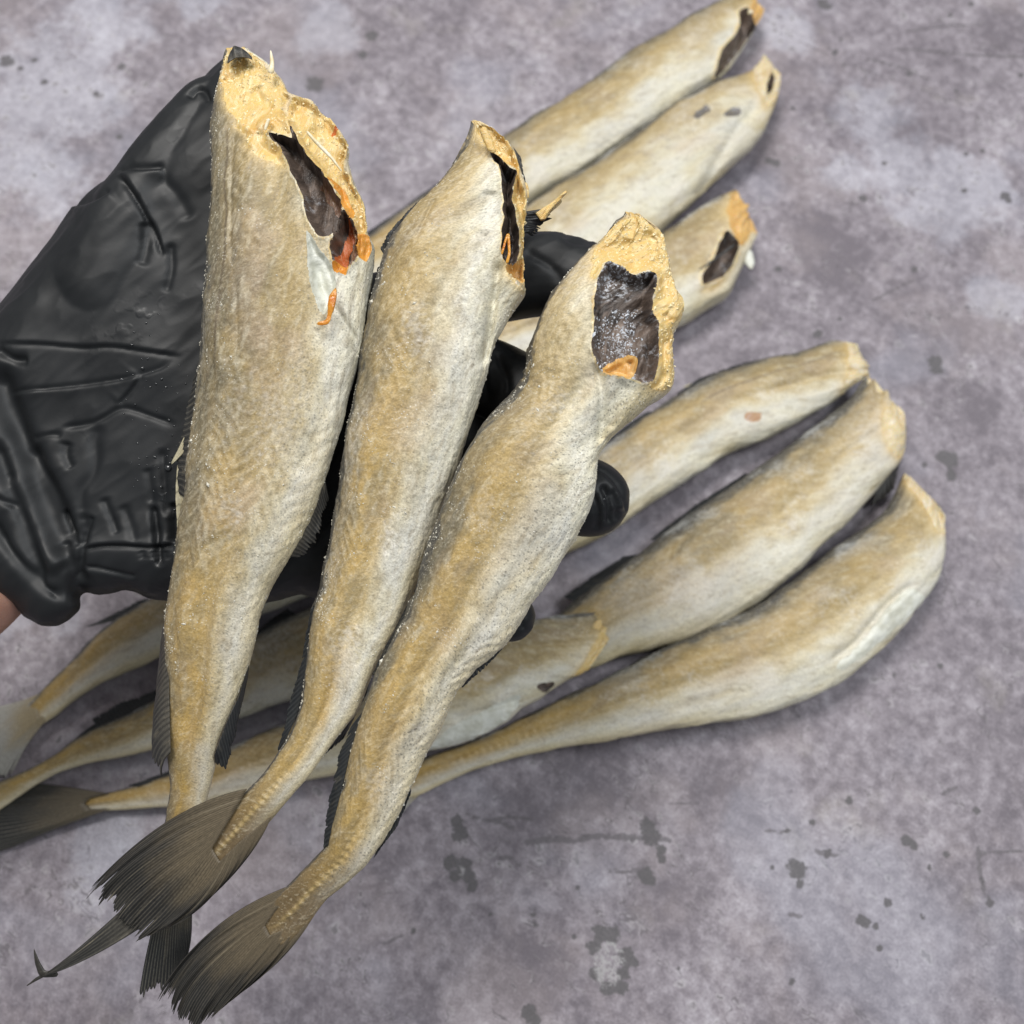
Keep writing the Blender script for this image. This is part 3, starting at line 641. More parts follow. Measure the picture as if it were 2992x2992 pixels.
cav1 = zA([(770, 780), (880, 820), (990, 850), (960, 760), (945, 690), (1000, 800), (1060, 920), (1130, 1020), (1210, 1090), (1280, 1190), (1350, 1300), (1390, 1400), (1370, 1560), (1300, 1640), (1200, 1640), (1140, 1560), (1090, 1470), (1060, 1300), (1000, 1170), (940, 1040), (890, 910), (820, 870)])
cav1b = zA([(1300, 1640), (1390, 1400), (1470, 1500), (1510, 1650), (1490, 1800), (1440, 1900), (1330, 1890), (1290, 1780), (1270, 1720)])
top1 = zA([(440, 160), (620, 160), (730, 200), (800, 300), (880, 350), (930, 470), (900, 560), (945, 660), (985, 820), (900, 810), (790, 780), (760, 800), (860, 900), (940, 1040), (880, 1090), (800, 1010), (720, 1000), (640, 930), (560, 760), (500, 640), (430, 520), (410, 380), (430, 260)])
flap1 = zA([(940, 540), (1000, 500), (1110, 530), (1200, 600), (1300, 700), (1440, 900), (1420, 960), (1370, 1030), (1440, 1150), (1570, 1420), (1580, 1600), (1520, 1640), (1480, 1560), (1390, 1400), (1330, 1270), (1280, 1190), (1210, 1090), (1130, 1020), (1060, 920), (1000, 800), (945, 690)])
pale1 = zA([(1085, 1560), (1140, 1640), (1220, 1760), (1300, 1850), (1330, 1980), (1320, 2070), (1270, 2200), (1225, 2290), (1170, 2180), (1130, 2050), (1100, 1850)])
fish1, p1 = make_fish('widest of the three held fish, leftmost, belly slit showing orange roe', [(490, 92), (520, 300), (535, 550), (520, 760), (480, 960), (425, 1130), (392, 1300), (362, 1450), (348, 1560), (336, 1660)],
    f1_back, f1_belly, [(0, D1 + .006), (.12, D1), (.5, D1 + .002), (.8, D1 + .008), (1, D1 + .016)], k=.46, ns=560, nf=190, skin=sk1, seed=1, head_round=.10,
    zones=[dict(name='belly_flap', mat=M_PALE, poly=pale1, push=.0022, wall=10, rag=1.5),
           dict(name='cut_flesh', mat=FLESH, poly=flap1, push=.0035, wall=10, lump=.0028, lf=110, rag=2.5),
           dict(name='cut_flesh', mat=FLESH, poly=top1, push=.0015, wall=30, lump=.0030, lf=80, rag=6),
           dict(name='belly_cavity', mat=MEMB, poly=cav1, rim=3.5, lip=.0007, push=.0062, wall=12, fold=.0022, rag=2),
           dict(name='belly_cavity', mat=MEMB, poly=cav1b, rim=3.5, lip=.0007, push=.0062, wall=13, fold=.0015, rag=2),
           dict(name='gut', mat=GUT_B, poly=zA([(1160, 1160), (1250, 1150), (1330, 1270), (1385, 1400), (1370, 1500), (1310, 1420), (1240, 1300), (1180, 1240)]), push=.0050, wall=9, lump=.002, lf=160, rag=3),
           dict(name='roe', mat=ROE, poly=zA([(1240, 1140), (1330, 1160), (1400, 1240), (1455, 1370), (1470, 1500), (1430, 1500), (1395, 1390), (1330, 1260)]), push=.0038, wall=9, lump=.002, lf=160, rag=3),
           dict(name='gut', mat=GUT_R, poly=zA([(1430, 1470), (1465, 1600), (1420, 1740), (1400, 1880), (1330, 1900), (1310, 1800), (1350, 1720), (1390, 1600)]), push=.0036, wall=9, lump=.0022, lf=180, rag=3),
           dict(name='gut', mat=GUT_B, poly=zA([(1470, 1500), (1510, 1640), (1500, 1790), (1450, 1890), (1410, 1880), (1425, 1740), (1465, 1600)]), push=.0048, wall=8, lump=.0018, lf=180, rag=3),
           dict(name='roe', mat=ROE, poly=zA([(1490, 1610), (1560, 1600), (1620, 1650), (1610, 1760), (1550, 1850), (1490, 1800), (1500, 1700)]), push=.0012, wall=9, lump=.002, lf=150, rag=3),
           dict(name='roe', mat=ROE, poly=zA([(1290, 1810), (1330, 1840), (1420, 1850), (1460, 1900), (1390, 1950), (1310, 1930)]), push=.0022, wall=8, lump=.0016, lf=170, rag=3),
           dict(name='roe', mat=GUT_R, poly=zA([(1245, 800), (1290, 745), (1370, 725), (1365, 765), (1290, 800)]), push=.0026, wall=8, rag=1.5)],
    creases=[(zB([(1150, -150), (1200, 100), (1330, 300), (1480, 520), (1490, 700)]), 9, .0022), (zA([(930, 470), (900, 560), (945, 690)]), 9, .0028), (zA([(640, 400), (760, 580), (890, 610)]), 12, .0016),
             (zA([(520, 760), (490, 1000), (480, 1300), (480, 1900)]), 4, .0006), (zB([(520, 0), (525, 300), (530, 640)]), 4, .0006),
             (zB([(1000, 1650), (1180, 1300), (1260, 1000), (1350, 850)]), 14, .0009), (zE([(560, 100), (430, 700), (380, 1100), (350, 1600)]), 16, .0007), (zE([(640, 300), (560, 800), (520, 1300), (500, 1800)]), 18, -.0009)],
    frost_n=1300, frost_y=700, edge_n=450, tail_round=.03)
hp = held_place
blob(p1['belly_cavity'], 'gut', zB([(1330, 110), (1300, 200), (1285, 300), (1265, 390), (1170, 405)]), [3.5, 7, 3.5, 5, 3], D1 - .0115, M_ORANGE, .34, .0006, 7)
blob(p1['belly_cavity'], 'bone', zA([(1090, 780), (1180, 880), (1290, 990), (1380, 1110)]), [2.5, 3.5, 3, 1.5], D1 - .0098, M_BONE, .8, .0001, 10)
blob(p1['belly_cavity'], 'bone', zA([(800, 320), (815, 230), (802, 130)]), [7, 4.5, 1], D1 - .002, M_BONE, .6, .0002, 11)
blob(p1['belly_cavity'], 'bone', zA([(755, 775), (790, 680)]), [3, 3], D1 - .0105, M_BONE, .6, .0002, 12)
fin(fish1, 'skin_tatter', zA([(455, 235), (520, 190), (600, 185), (655, 205)]), zA([(462, 175), (500, 78), (585, 118), (650, 178)]), M_FIN_G, hp(D1 + .0005, D1 + .003), 4, rag=.06, split=.04, seed=61)
fin(fish1, 'dorsal_fin', [(399, 470), (393, 560), (383, 655)], [(391, 500), (386, 580), (378, 672)], M_FIN_D, hp(D1 + .001, D1 + .002), 12, seed=1)
fin(fish1, 'dorsal_fin', [(384, 655), (376, 760), (362, 870), (352, 940)], [(372, 690), (352, 770), (333, 850), (336, 930)], M_FIN_G, hp(D1 + .0, D1 + .004), 13, rag=.2, seed=2)
fin(fish1, 'dorsal_fin', [(360, 800), (352, 850)], [(326, 868), (322, 878)], M_FIN_P, hp(D1 + .002, D1 + .004), 4, rag=.03, split=.03, seed=24)
fin(fish1, 'dorsal_fin', [(353, 868), (347, 950), (338, 1035)], [(334, 878), (331, 940), (337, 1030)], M_FIN_P, hp(D1 + .003, D1 + .005), 6, rag=.04, split=.02, seed=27)
fin(fish1, 'dorsal_fin', [(316, 1160), (318, 1250), (320, 1330), (322, 1420)], [(306, 1195), (291, 1330), (285, 1425), (306, 1468)], M_FIN_G, hp(D1 + .004, D1 + .009), 14, rag=.14, seed=3, mid=[(309, 1178), (302, 1290), (294, 1380), (308, 1440)])
fin(fish1, 'anal_fin', [(612, 895), (592, 950), (562, 1015), (546, 1050)], [(620, 940), (606, 1005), (590, 1040), (566, 1052)], M_FIN_G, hp(D1 + .002, D1 + .006), 12, rag=.3, split=.3, seed=4)
fin(fish1, 'anal_fin', [(470, 1255), (452, 1312), (425, 1370), (405, 1425)], [(466, 1290), (444, 1390), (428, 1455), (406, 1440)], M_FIN_D, hp(D1 + .006, D1 + .009), 11, rag=.2, split=.3, seed=5)
fin(fish1, 'tail_fin', [(318, 1640), (330, 1665), (345, 1665), (356, 1640)], [(262, 1880), (290, 1870), (325, 1875), (352, 1810)], M_TAIL_D, hp(D1 + .016, D1 + .018), 18, rag=.18, split=.12, seed=6, mid=[(285, 1760), (310, 1770), (335, 1770), (362, 1740)])

# ---- held fish, middle
D2 = .308
f2_back = [(893, 242), (882, 266), (863, 299), (845, 327), (828, 353), (810, 376), (786, 400), (763, 428), (746, 451), (730, 482), (719, 521), (710, 551), (700, 591), (693, 638), (684, 704), (667, 757), (652, 809), (645, 867), (634, 961), (628, 1000), (618, 1049), (605, 1116), (592, 1150), (586, 1196), (582, 1250), (570, 1330), (547, 1388), (526, 1418), (499, 1458), (472, 1485), (448, 1510), (415, 1545), (380, 1590), (345, 1625), (325, 1640)]
f2_belly = [(912, 238), (936, 246), (960, 273), (978, 310), (988, 374), (986, 428), (986, 486), (988, 526), (994, 549), (973, 580), (957, 610), (938, 645), (925, 690), (910, 740), (890, 800), (870, 855), (855, 900), (835, 950), (812, 1010), (797, 1060), (782, 1110), (766, 1150), (745, 1190), (722, 1232), (695, 1285), (668, 1345), (640, 1385), (612, 1425), (585, 1460), (556, 1490), (530, 1522), (505, 1550), (470, 1595), (425, 1640), (370, 1670), (340, 1668)]
sk2 = mat_skin('skin_golden_tan', 2, gold=1.0, frost=.40, white=.06, speck=.55, dark=.03, head=.6, bruise=.5, tailb=.84)
cav2 = zC([(1180, 390), (1260, 450), (1360, 520), (1410, 570), (1375, 660), (1365, 780), (1420, 950), (1440, 1230), (1390, 1310), (1310, 1310), (1282, 1200), (1282, 1050), (1302, 950), (1285, 850), (1302, 720), (1268, 600), (1272, 490), (1200, 430)])
fl2 = zC([(1060, 200), (1150, 180), (1250, 220), (1340, 320), (1410, 440), (1440, 640), (1490, 780), (1475, 1000), (1475, 1300), (1475, 1450), (1440, 1430), (1330, 1330), (1390, 1310), (1440, 1230), (1420, 950), (1365, 780), (1375, 660), (1410, 570), (1360, 520), (1260, 450), (1180, 390), (1130, 300), (1100, 250)])
or2 = zC([(1300, 1310), (1390, 1310), (1440, 1230), (1475, 1300), (1480, 1460), (1430, 1450), (1320, 1360)])
cut2 = zC([(1310, 1345), (1420, 1430), (1500, 1510), (1490, 1545), (1440, 1500), (1330, 1395)])
fish2, p2 = make_fish('middle of the three held fish, golden flank and narrow dark slit by its neck', [(915, 236), (900, 400), (850, 560), (815, 720), (765, 880), (715, 1050), (670, 1200), (620, 1340), (555, 1445), (490, 1515), (420, 1590), (335, 1660)],
    f2_back, f2_belly, [(0, D2 + .002), (.15, D2), (.6, D2 + .003), (.8, D2), (1, D2 - .002)], k=.48, ns=600, nf=180, skin=sk2, seed=2, head_round=.08,
    zones=[dict(name='cut_flesh', mat=FLESH, poly=fl2, push=.004, wall=9, lump=.0028, lf=120, rag=2.5), dict(name='cut_flesh', mat=FLESH_O, poly=or2, push=.0045, wall=9, lump=.002, rag=2),
           dict(name='belly_cavity', mat=MEMB, poly=cav2, rim=3, lip=.0007, push=.0068, wall=12, fold=.002, rag=2.5), dict(name='cut_flesh', mat=FLESH_P, poly=cut2, push=.0006, wall=5, lump=.0008, rag=1)],
    creases=[(zC([(1260, 1250), (1240, 1500), (1200, 1700), (1180, 1900), (1120, 2150)]), 9, .0026), (zC([(1150, 1000), (1110, 1250), (1180, 1500), (1210, 1650)]), 14, .0014), (zC([(1200, 700), (1170, 900), (1140, 1000)]), 14, .0010),
             (zC([(760, 740), (680, 900), (640, 1000), (580, 1110)]), 4, .0008), (zC([(960, 420), (860, 640), (780, 800)]), 14, .0006),
             ([(880, 620), (820, 800), (770, 960)], 20, -.0008), ([(720, 1080), (670, 1230), (600, 1370)], 14, .0006)],
    frost_n=1500, frost_y=120, edge_n=450, tail_round=.05, bumps=(.80, .95, 17, .00045, .5), flat_tail=.93, kfun=[(0, .48), (.7, .5), (.80, .55), (.88, .30), (.93, .11), (.97, .03), (1, .01)])
blob(p2['belly_cavity'], 'bone', zC([(1285, 1230), (1320, 1100), (1340, 1045), (1345, 1150), (1350, 1220), (1325, 1300)]), [2, 2, 2.5, 2.5, 2.5, 3], D2 - .0095, M_ORANGE, .7, .0001, 21)
blob(p2['belly_cavity'], 'bone', zC([(1130, 200), (1170, 290), (1200, 370), (1240, 400)]), [7, 8, 8, 4], D2 - .0058, FLESH, .6, .0005, 22)
fin(fish2, 'dorsal_fin', [(828, 352), (805, 382), (770, 422), (742, 458), (728, 486)], zC([(770, 670), (640, 770), (500, 900), (380, 1040), (300, 1170)]), M_FIN_D, hp(D2, D2 + .002), 14, rag=.1, seed=7)
fin(fish2, 'dorsal_fin', [(724, 500), (716, 540), (704, 590), (694, 645)], [(712, 505), (702, 552), (688, 592), (683, 662)], M_FIN_D, hp(D2 + .001, D2 + .003), 10, rag=.25, seed=8)
fin(fish2, 'dorsal_fin', [(598, 1135), (588, 1190), (580, 1260), (562, 1345), (540, 1395)], [(586, 1150), (567, 1250), (545, 1330), (524, 1412), (528, 1430)], M_FIN_D, hp(D2 + .002, D2 + .003), 14, rag=.2, split=.25, seed=9)
fin(fish2, 'anal_fin', [(700, 1275), (668, 1345), (635, 1390)], [(692, 1310), (648, 1395), (606, 1432)], M_FIN_D, hp(D2 + .003, D2 + .006), 9, rag=.2, split=.3, seed=10)
fin(fish2, 'pelvic_fin', zC([(1380, 360), (1405, 430), (1415, 520)]), zC([(1440, 440), (1490, 690), (1450, 650)]), M_FIN_G, hp(D2 + .002, D2 + .003), 6, rag=.2, split=.5, seed=11)
fin(fish2, 'pelvic_fin', zC([(1440, 880), (1450, 980), (1450, 1060)]), zC([(1715, 860), (1640, 1010), (1530, 1060)]), M_FIN_D, hp(D2 + .004, D2 + .008), 9, rag=.5, split=.9, seed=12, wave=.004)
fin(fish2, 'flesh_shred', zC([(1560, 900), (1600, 950), (1640, 940)]), zC([(1800, 725), (1815, 745), (1690, 870)]), FLESH, hp(D2 + .005, D2 + .006), 7, rag=.35, split=.4, seed=62, thick=.0009, wave=.003)
blob(fish2, 'flesh_shred', zC([(1470, 640), (1480, 700), (1500, 770)]), [6, 6, 2], D2 + .002, FLESH, .5, .0005, 24)
fin(fish2, 'tail_fin', [(466, 1488), (440, 1535), (400, 1600), (415, 1625), (450, 1590), (512, 1540)], [(138, 1712), (166, 1700), (206, 1712), (252, 1778), (330, 1745), (400, 1692)], M_TAIL, hp(D2 - .0028, D2 - .0015), 52, rag=.16, split=.16, seed=13,
    mid=[(300, 1560), (280, 1610), (285, 1675), (335, 1715), (400, 1690), (472, 1612)], rows=34, wave=.0016)
fin(fish2, 'tail_fin', [(330, 1620), (310, 1720)], [(92, 1832), (78, 1842)], M_FIN_G, hp(D2 - .0012, D2 + .003), 6, rag=.03, split=.03, seed=14, mid=[(190, 1752), (182, 1800)], rows=44, wave=.001)
blob(fish2, 'tail_wisp', [(110, 1838), (80, 1838), (70, 1815), (64, 1790)], [5, 7, 4, 1.2], D2 + .004, M_FIN_G, .4, .0002, 25)
blob(fish2, 'tail_wisp', [(85, 1838), (68, 1848), (50, 1860)], [4, 3, 1], D2 + .004, M_FIN_G, .4, .0002, 26)

# ---- held fish, right: frosted dark belly window
D3 = .301
f3_back = [(1180, 413), (1168, 418), (1143, 444), (1115, 467), (1091, 493), (1068, 526), (1044, 557), (1028, 587), (1009, 631), (1000, 671), (991, 715), (967, 748), (934, 776), (904, 807), (880, 850), (860, 900), (840, 960), (820, 1010), (800, 1060), (785, 1110), (770, 1155), (745, 1205), (720, 1260), (695, 1320), (674, 1370), (658, 1420), (644, 1488), (630, 1545), (617, 1595), (580, 1635), (547, 1669), (515, 1700), (475, 1740), (450, 1775)]
f3_belly = [(1218, 413), (1250, 435), (1254, 465), (1260, 495), (1271, 542), (1288, 577), (1281, 608), (1266, 629), (1264, 659), (1269, 706), (1264, 730), (1250, 743), (1208, 772), (1180, 795), (1146, 825), (1127, 852), (1119, 880), (1118, 920), (1105, 970), (1080, 1020), (1068, 1035), (1038, 1090), (994, 1140), (954, 1207), (907, 1250), (857, 1307), (830, 1367), (804, 1414), (777, 1477), (757, 1521), (724, 1581), (690, 1630), (646, 1672), (612, 1700), (585, 1738), (545, 1775), (490, 1795), (465, 1790)]
sk3 = mat_skin('skin_tan_white', 3, gold=.9, frost=.35, white=.04, speck=1.0, head=1.0, bruise=.5, tailb=.84, dark=.022)
cav3 = zD([(1010, 600), (1080, 590), (1180, 650), (1230, 710), (1330, 680), (1420, 670), (1445, 780), (1400, 860), (1390, 950), (1440, 1080), (1452, 1250), (1438, 1400), (1410, 1570), (1340, 1590), (1250, 1560), (1120, 1500), (990, 1490), (930, 1350), (905, 1250), (930, 1100), (935, 900), (945, 740), (1000, 650)])
fl3 = zD([(1120, 260), (1240, 225), (1340, 240), (1400, 300), (1500, 345), (1490, 450), (1530, 600), (1580, 790), (1660, 940), (1640, 1060), (1560, 1080), (1550, 1170), (1550, 1300), (1575, 1500), (1550, 1600), (1490, 1640), (1400, 1610), (1340, 1590), (1420, 1570), (1438, 1400), (1452, 1250), (1440, 1080), (1390, 950), (1400, 860), (1445, 780), (1420, 670), (1330, 680), (1230, 710), (1180, 650), (1080, 590), (1010, 600), (945, 740), (905, 750), (895, 680), (920, 600), (900, 530), (960, 440), (1050, 350)])
or3 = zD([(1010, 1420), (1080, 1370), (1150, 1340), (1240, 1310), (1300, 1360), (1290, 1440), (1240, 1520), (1220, 1560), (1100, 1510), (990, 1495)])
fish3, p3 = make_fish('frontmost held fish on the right, frosted dark cavity window and speckled white belly', [(1205, 411), (1175, 520), (1140, 640), (1100, 760), (1020, 880), (950, 1040), (880, 1180), (790, 1320), (730, 1440), (690, 1540), (630, 1640), (550, 1720), (455, 1790)],
    f3_back, f3_belly, [(0, D3 + .002), (.3, D3), (.7, D3 + .003), (1, D3 + .006)], k=.50, ns=600, nf=180, skin=sk3, seed=3, head_round=.09,
    zones=[dict(name='cut_flesh', mat=FLESH, poly=fl3, push=.0012, wall=25, lump=.0030, lf=100, rag=3.5), dict(name='belly_cavity', mat=MEMB_F, poly=cav3, rim=4, lip=.0007, push=.0050, wall=16, fold=.0034, rag=2.2),
           dict(name='organ', mat=FLESH_O, poly=or3, push=.0065, wall=12, lump=.002, rag=2)],
    creases=[(zD([(950, 1400), (985, 1500), (1000, 1700), (1000, 1932), (960, 2080)]), 10, .0028), (zD([(1180, 1560), (1090, 1800), (1050, 1950)]), 14, .0010), (zD([(700, 900), (620, 1200), (560, 1500)]), 20, -.0006),
             (zD([(1200, 400), (1180, 560)]), 9, .0012), (zD([(1370, 330), (1420, 480), (1440, 600)]), 8, .001), (zD([(1500, 1000), (1540, 1080)]), 6, .0015),
             ([(960, 760), (900, 880), (850, 990)], 16, .0006), ([(900, 1150), (820, 1290), (740, 1430)], 16, -.0008)],
    frost_n=1400, frost_y=600, frost_c=520, edge_n=450, tail_round=.05, bumps=(.79, .95, 16, .00045, .5), flat_tail=.93, kfun=[(0, .5), (.7, .5), (.80, .55), (.88, .30), (.93, .11), (.97, .03), (1, .01)])
blob(fish3, 'flesh_shred', zD([(1560, 1430), (1590, 1440)]), [2.5, 1.5], D3 - .001, M_BONE, .6, .0002, 31)
fin(fish3, 'skin_tatter', zD([(1470, 470), (1500, 600), (1520, 740)]), zD([(1500, 470), (1525, 590), (1550, 720)]), M_FIN_G, hp(D3 + .001), 6, rag=.3, seed=15)
fin(fish3, 'skin_tatter', zD([(1510, 1050), (1540, 1150)]), zD([(1615, 1080), (1560, 1170)]), M_FIN_G, hp(D3 + .002), 5, rag=.2, seed=16)
fin(fish3, 'dorsal_fin', [(690, 1335), (662, 1412), (646, 1485), (628, 1555), (619, 1595)], [(662, 1370), (640, 1420), (622, 1500), (612, 1560), (610, 1600)], M_FIN_D, hp(D3 + .002, D3 + .004), 15, rag=.25, split=.25, seed=17)
fin(fish3, 'dorsal_fin', [(782, 1120), (745, 1205), (712, 1275)], [(772, 1132), (733, 1208), (700, 1272)], M_FIN_D, hp(D3 + .004, D3 + .006), 10, rag=.2, seed=18)
fin(fish3, 'anal_fin', [(775, 1475), (752, 1528), (712, 1598)], [(776, 1500), (752, 1556), (704, 1622)], M_FIN_D, hp(D3 + .003, D3 + .004), 10, rag=.15, seed=19)
fin(fish3, 'anal_fin', [(950, 1208), (905, 1250), (870, 1290)], [(950, 1222), (915, 1262), (872, 1298)], M_FIN_D, hp(D3 + .003, D3 + .004), 8, rag=.2, seed=20)
fin(fish3, 'tail_fin', [(545, 1672), (530, 1705), (500, 1745), (510, 1765), (540, 1750), (598, 1718)], [(292, 1885), (318, 1898), (330, 1925), (368, 1950), (400, 1918), (440, 1880)], M_TAIL, hp(D3 + .0052, D3 + .006), 48, rag=.16, split=.18, seed=23,
    mid=[(400, 1755), (385, 1800), (385, 1845), (415, 1865), (465, 1850), (530, 1810)], rows=34, wave=.0016)

for f_ in (fish1, fish2, fish3): f_['group'] = 'fish held in the gloved hand'

# ------------------------------------------------------------------ fish lying on the table
G_T = 'fish lying on the tabletop'
def table_fish(label, axis, back, belly, seed, zones=(), z=.013, zt=.005, z0=None, **kw):
    kw.setdefault('k', .44); kw.setdefault('rag_head', .007)
    sk = mat_skin('skin_table_%d' % seed, seed, gold=kw.pop('gold', .5), frost=kw.pop('frost', .6), white=kw.pop('white', .05), speck=kw.pop('speck', .35), lat=kw.pop('lat', None), dark=kw.pop('dark', .085), bruise=.6, tailb=kw.pop('tailb', 1.3))
    dep = kw.pop('dep', [(0, z0 or z), (.6, z), (1, zt)])
    return make_fish(label, axis, back, belly, dep, held=False, ns=kw.pop('ns', 240), nf=kw.pop('nf', 84), nb=24, skin=sk, zones=zones, seed=seed, group=G_T, **kw)

fB1, _ = table_fish('topmost lying fish, its cut end at the upper frame edge', [(1420, 5), (1300, 110), (1120, 235), (960, 340), (780, 450), (600, 560), (450, 650)],
    [(1380, -8), (1330, 20), (1260, 60), (1180, 110), (1110, 165), (1040, 205), (975, 245), (900, 300), (830, 352), (760, 400), (640, 490), (520, 580), (450, 635)],
    [(1443, 8), (1425, 50), (1395, 95), (1365, 135), (1345, 155), (1280, 195), (1200, 250), (1120, 305), (1040, 350), (960, 405), (860, 470), (740, 530), (600, 600), (460, 665)], 11, z=.014,
    zones=[dict(name='cut_flesh', mat=FLESH_O, poly=zR([(1720, -20), (1820, -20), (1790, 60), (1750, 160), (1700, 180), (1690, 90)]), lump=.002, rag=2),
           dict(name='belly_cavity', mat=MEMB, rim=6, lip=.001, poly=zR([(1640, 60), (1690, 50), (1740, 170), (1720, 260), (1650, 390), (1570, 480), (1470, 540), (1490, 440), (1510, 330), (1600, 230), (1650, 150), (1630, 110)]), push=.008, wall=12)], frost=.65, gold=.3, white=.05, lat=None)
fin(fB1, 'dorsal_fin', [(860, 330), (780, 388), (700, 448)], [(845, 332), (762, 390), (690, 440)], M_FIN_D, flat_place(.012, .010), 12, seed=31)
fin(fB1, 'tail_fin', [(470, 625), (445, 650), (470, 665)], [(380, 640), (370, 690), (420, 730)], M_TAIL, flat_place(.005, .003), 14, seed=32)
blob(fB1, 'bone', zR([(1690, 90), (1700, 70), (1715, 85)]), [3, 4, 3], .026, M_BONE, 1, .0002, 33, held=False)

fB2, _ = table_fish('lying fish with grey smudges, second from the upper frame edge', [(1465, 140), (1330, 240), (1170, 345), (1000, 450), (820, 560), (640, 680), (500, 780)],
    [(1452, 80), (1440, 105), (1420, 135), (1340, 163), (1280, 200), (1200, 255), (1120, 310), (1040, 360), (960, 420), (840, 500), (680, 620), (500, 760)],
    [(1472, 90), (1478, 130), (1470, 175), (1452, 232), (1425, 272), (1395, 298), (1350, 337), (1290, 397), (1240, 442), (1160, 490), (1050, 540), (900, 600), (700, 690), (510, 795)], 12, z=.015,
    zones=[dict(name='cut_flesh', mat=FLESH_P, poly=zR([(1780, 250), (1920, 240), (1890, 330), (1900, 480), (1860, 620), (1790, 680), (1760, 560), (1710, 500), (1720, 400), (1760, 320)]), lump=.0025, push=.001, rag=3),
           dict(name='belly_cavity', mat=MEMB, rim=6, lip=.001, poly=zR([(1840, 430), (1855, 440), (1840, 560), (1800, 620), (1800, 560)]), push=.005, wall=6),
           dict(name='bruise', mat=mat_flesh('bruise_grey', 9, (.15, .135, .118)), poly=zR([(1330, 730), (1390, 690), (1500, 700), (1580, 680), (1660, 690), (1600, 740), (1480, 730), (1390, 750)]), push=.0006, wall=5, rag=7)],
    creases=[(zR([(1760, 640), (1600, 820), (1500, 1000), (1350, 1280)]), 10, .0022), (zR([(1220, 700), (900, 900), (600, 1080), (320, 1260)]), 14, .001)], frost=.9, gold=.0, white=.24, speck=.5, lat=None)
fin(fB2, 'tail_fin', [(520, 755), (495, 780), (520, 800)], [(430, 770), (420, 820), (470, 860)], M_TAIL, flat_place(.005, .003), 14, seed=34)

fB3, _ = table_fish('lying fish with orange cut end and gaping dark belly, right of the held fish', [(1420, 430), (1300, 500), (1150, 570), (990, 630), (820, 720), (660, 800), (520, 870)],
    [(1395, 358), (1370, 368), (1340, 384), (1290, 418), (1255, 442), (1180, 490), (1080, 540), (980, 578), (860, 640), (700, 740), (530, 850)],
    [(1437, 375), (1437, 405), (1425, 455), (1402, 500), (1372, 556), (1330, 582), (1290, 608), (1200, 650), (1100, 665), (1000, 680), (860, 740), (700, 820), (535, 885)], 13, z=.013,
    zones=[dict(name='cut_flesh', mat=FLESH_O, poly=zR([(1600, 1200), (1700, 1170), (1780, 1220), (1780, 1320), (1700, 1470), (1650, 1560), (1610, 1500), (1570, 1440), (1580, 1360), (1540, 1330)]), lump=.003, push=.001, rag=2),
           dict(name='cut_flesh', mat=FLESH_P, poly=zR([(1640, 1530), (1600, 1640), (1560, 1720), (1520, 1780), (1440, 1830), (1390, 1830), (1450, 1770), (1530, 1720), (1550, 1620), (1600, 1540)]), lump=.001, rag=1),
           dict(name='belly_cavity', mat=MEMB, rim=6, lip=.001, poly=zR([(1550, 1430), (1640, 1530), (1605, 1640), (1545, 1735), (1455, 1775), (1390, 1805), (1400, 1715), (1470, 1630), (1510, 1540)]), push=.008, wall=10)], frost=.4, gold=.3, white=.08)
fin(fB3, 'pelvic_fin', zR([(1610, 1520), (1600, 1545)]), zR([(1230, 1800), (1225, 1815)]), M_FIN_D, flat_place(.024, .022), 2, rag=.05, split=.02, seed=35)
blob(fB3, 'bone', zR([(1640, 1560), (1670, 1600), (1700, 1650), (1710, 1690)]), [8, 16, 10, 2], .014, M_PALE, .5, .0006, 36, held=False)
fin(fB3, 'tail_fin', [(545, 845), (525, 868), (545, 888)], [(450, 870), (440, 920), (490, 960)], M_TAIL, flat_place(.005, .003), 14, seed=37)

fB4, _ = table_fish('lying fish with grey back fin, a reddish spot on its flank, above the parallel pair', [(1625, 685), (1500, 735), (1370, 790), (1250, 855), (1130, 930), (1010, 1000), (880, 1075), (760, 1130)],
    [(1630, 652), (1600, 648), (1570, 646), (1500, 670), (1420, 688), (1340, 712), (1300, 738), (1250, 765), (1200, 800), (1150, 840), (1060, 900), (940, 985), (770, 1110)],
    [(1622, 718), (1580, 750), (1520, 785), (1460, 818), (1380, 850), (1300, 900), (1240, 942), (1180, 985), (1100, 1030), (1000, 1070), (880, 1110), (775, 1145)], 14, z=.014,
    zones=[dict(name='cut_flesh', mat=FLESH_P, poly=[(1596, 640), (1645, 640), (1638, 690), (1628, 730), (1590, 752), (1600, 690)], lump=.002, rag=5),
           dict(name='bruise', mat=mat_flesh('bruise_red', 12, (.46, .29, .17)), poly=[(1400, 782), (1412, 774), (1428, 780), (1444, 776), (1440, 790), (1424, 796), (1408, 794)], rag=3)],
    creases=[(zW([(1420, 230), (1250, 250), (1100, 300), (940, 340)]), 6, .0012)], frost=.45, gold=.45, lat=(.3, .02, .35))
fin(fB4, 'dorsal_fin', [(1500, 672), (1420, 690), (1345, 712), (1285, 748)], [(1480, 668), (1395, 685), (1322, 712), (1275, 742)], M_FIN_D, flat_place(.013, .011), 14, seed=38)
fin(fB4, 'dorsal_fin', [(1350, 708), (1320, 722)], zW([(530, 310), (510, 325)]), M_FIN_P, flat_place(.012, .009), 5, seed=39)
fin(fB4, 'dorsal_fin', [(1240, 775), (1180, 820), (1110, 875)], [(1215, 778), (1150, 825), (1085, 880)], M_FIN_D, flat_place(.012, .010), 10, seed=40)
fin(fB4, 'tail_fin', [(790, 1100), (765, 1125), (785, 1145)], [(690, 1110), (680, 1160), (720, 1190)], M_TAIL, flat_place(.005, .003), 14, seed=41)

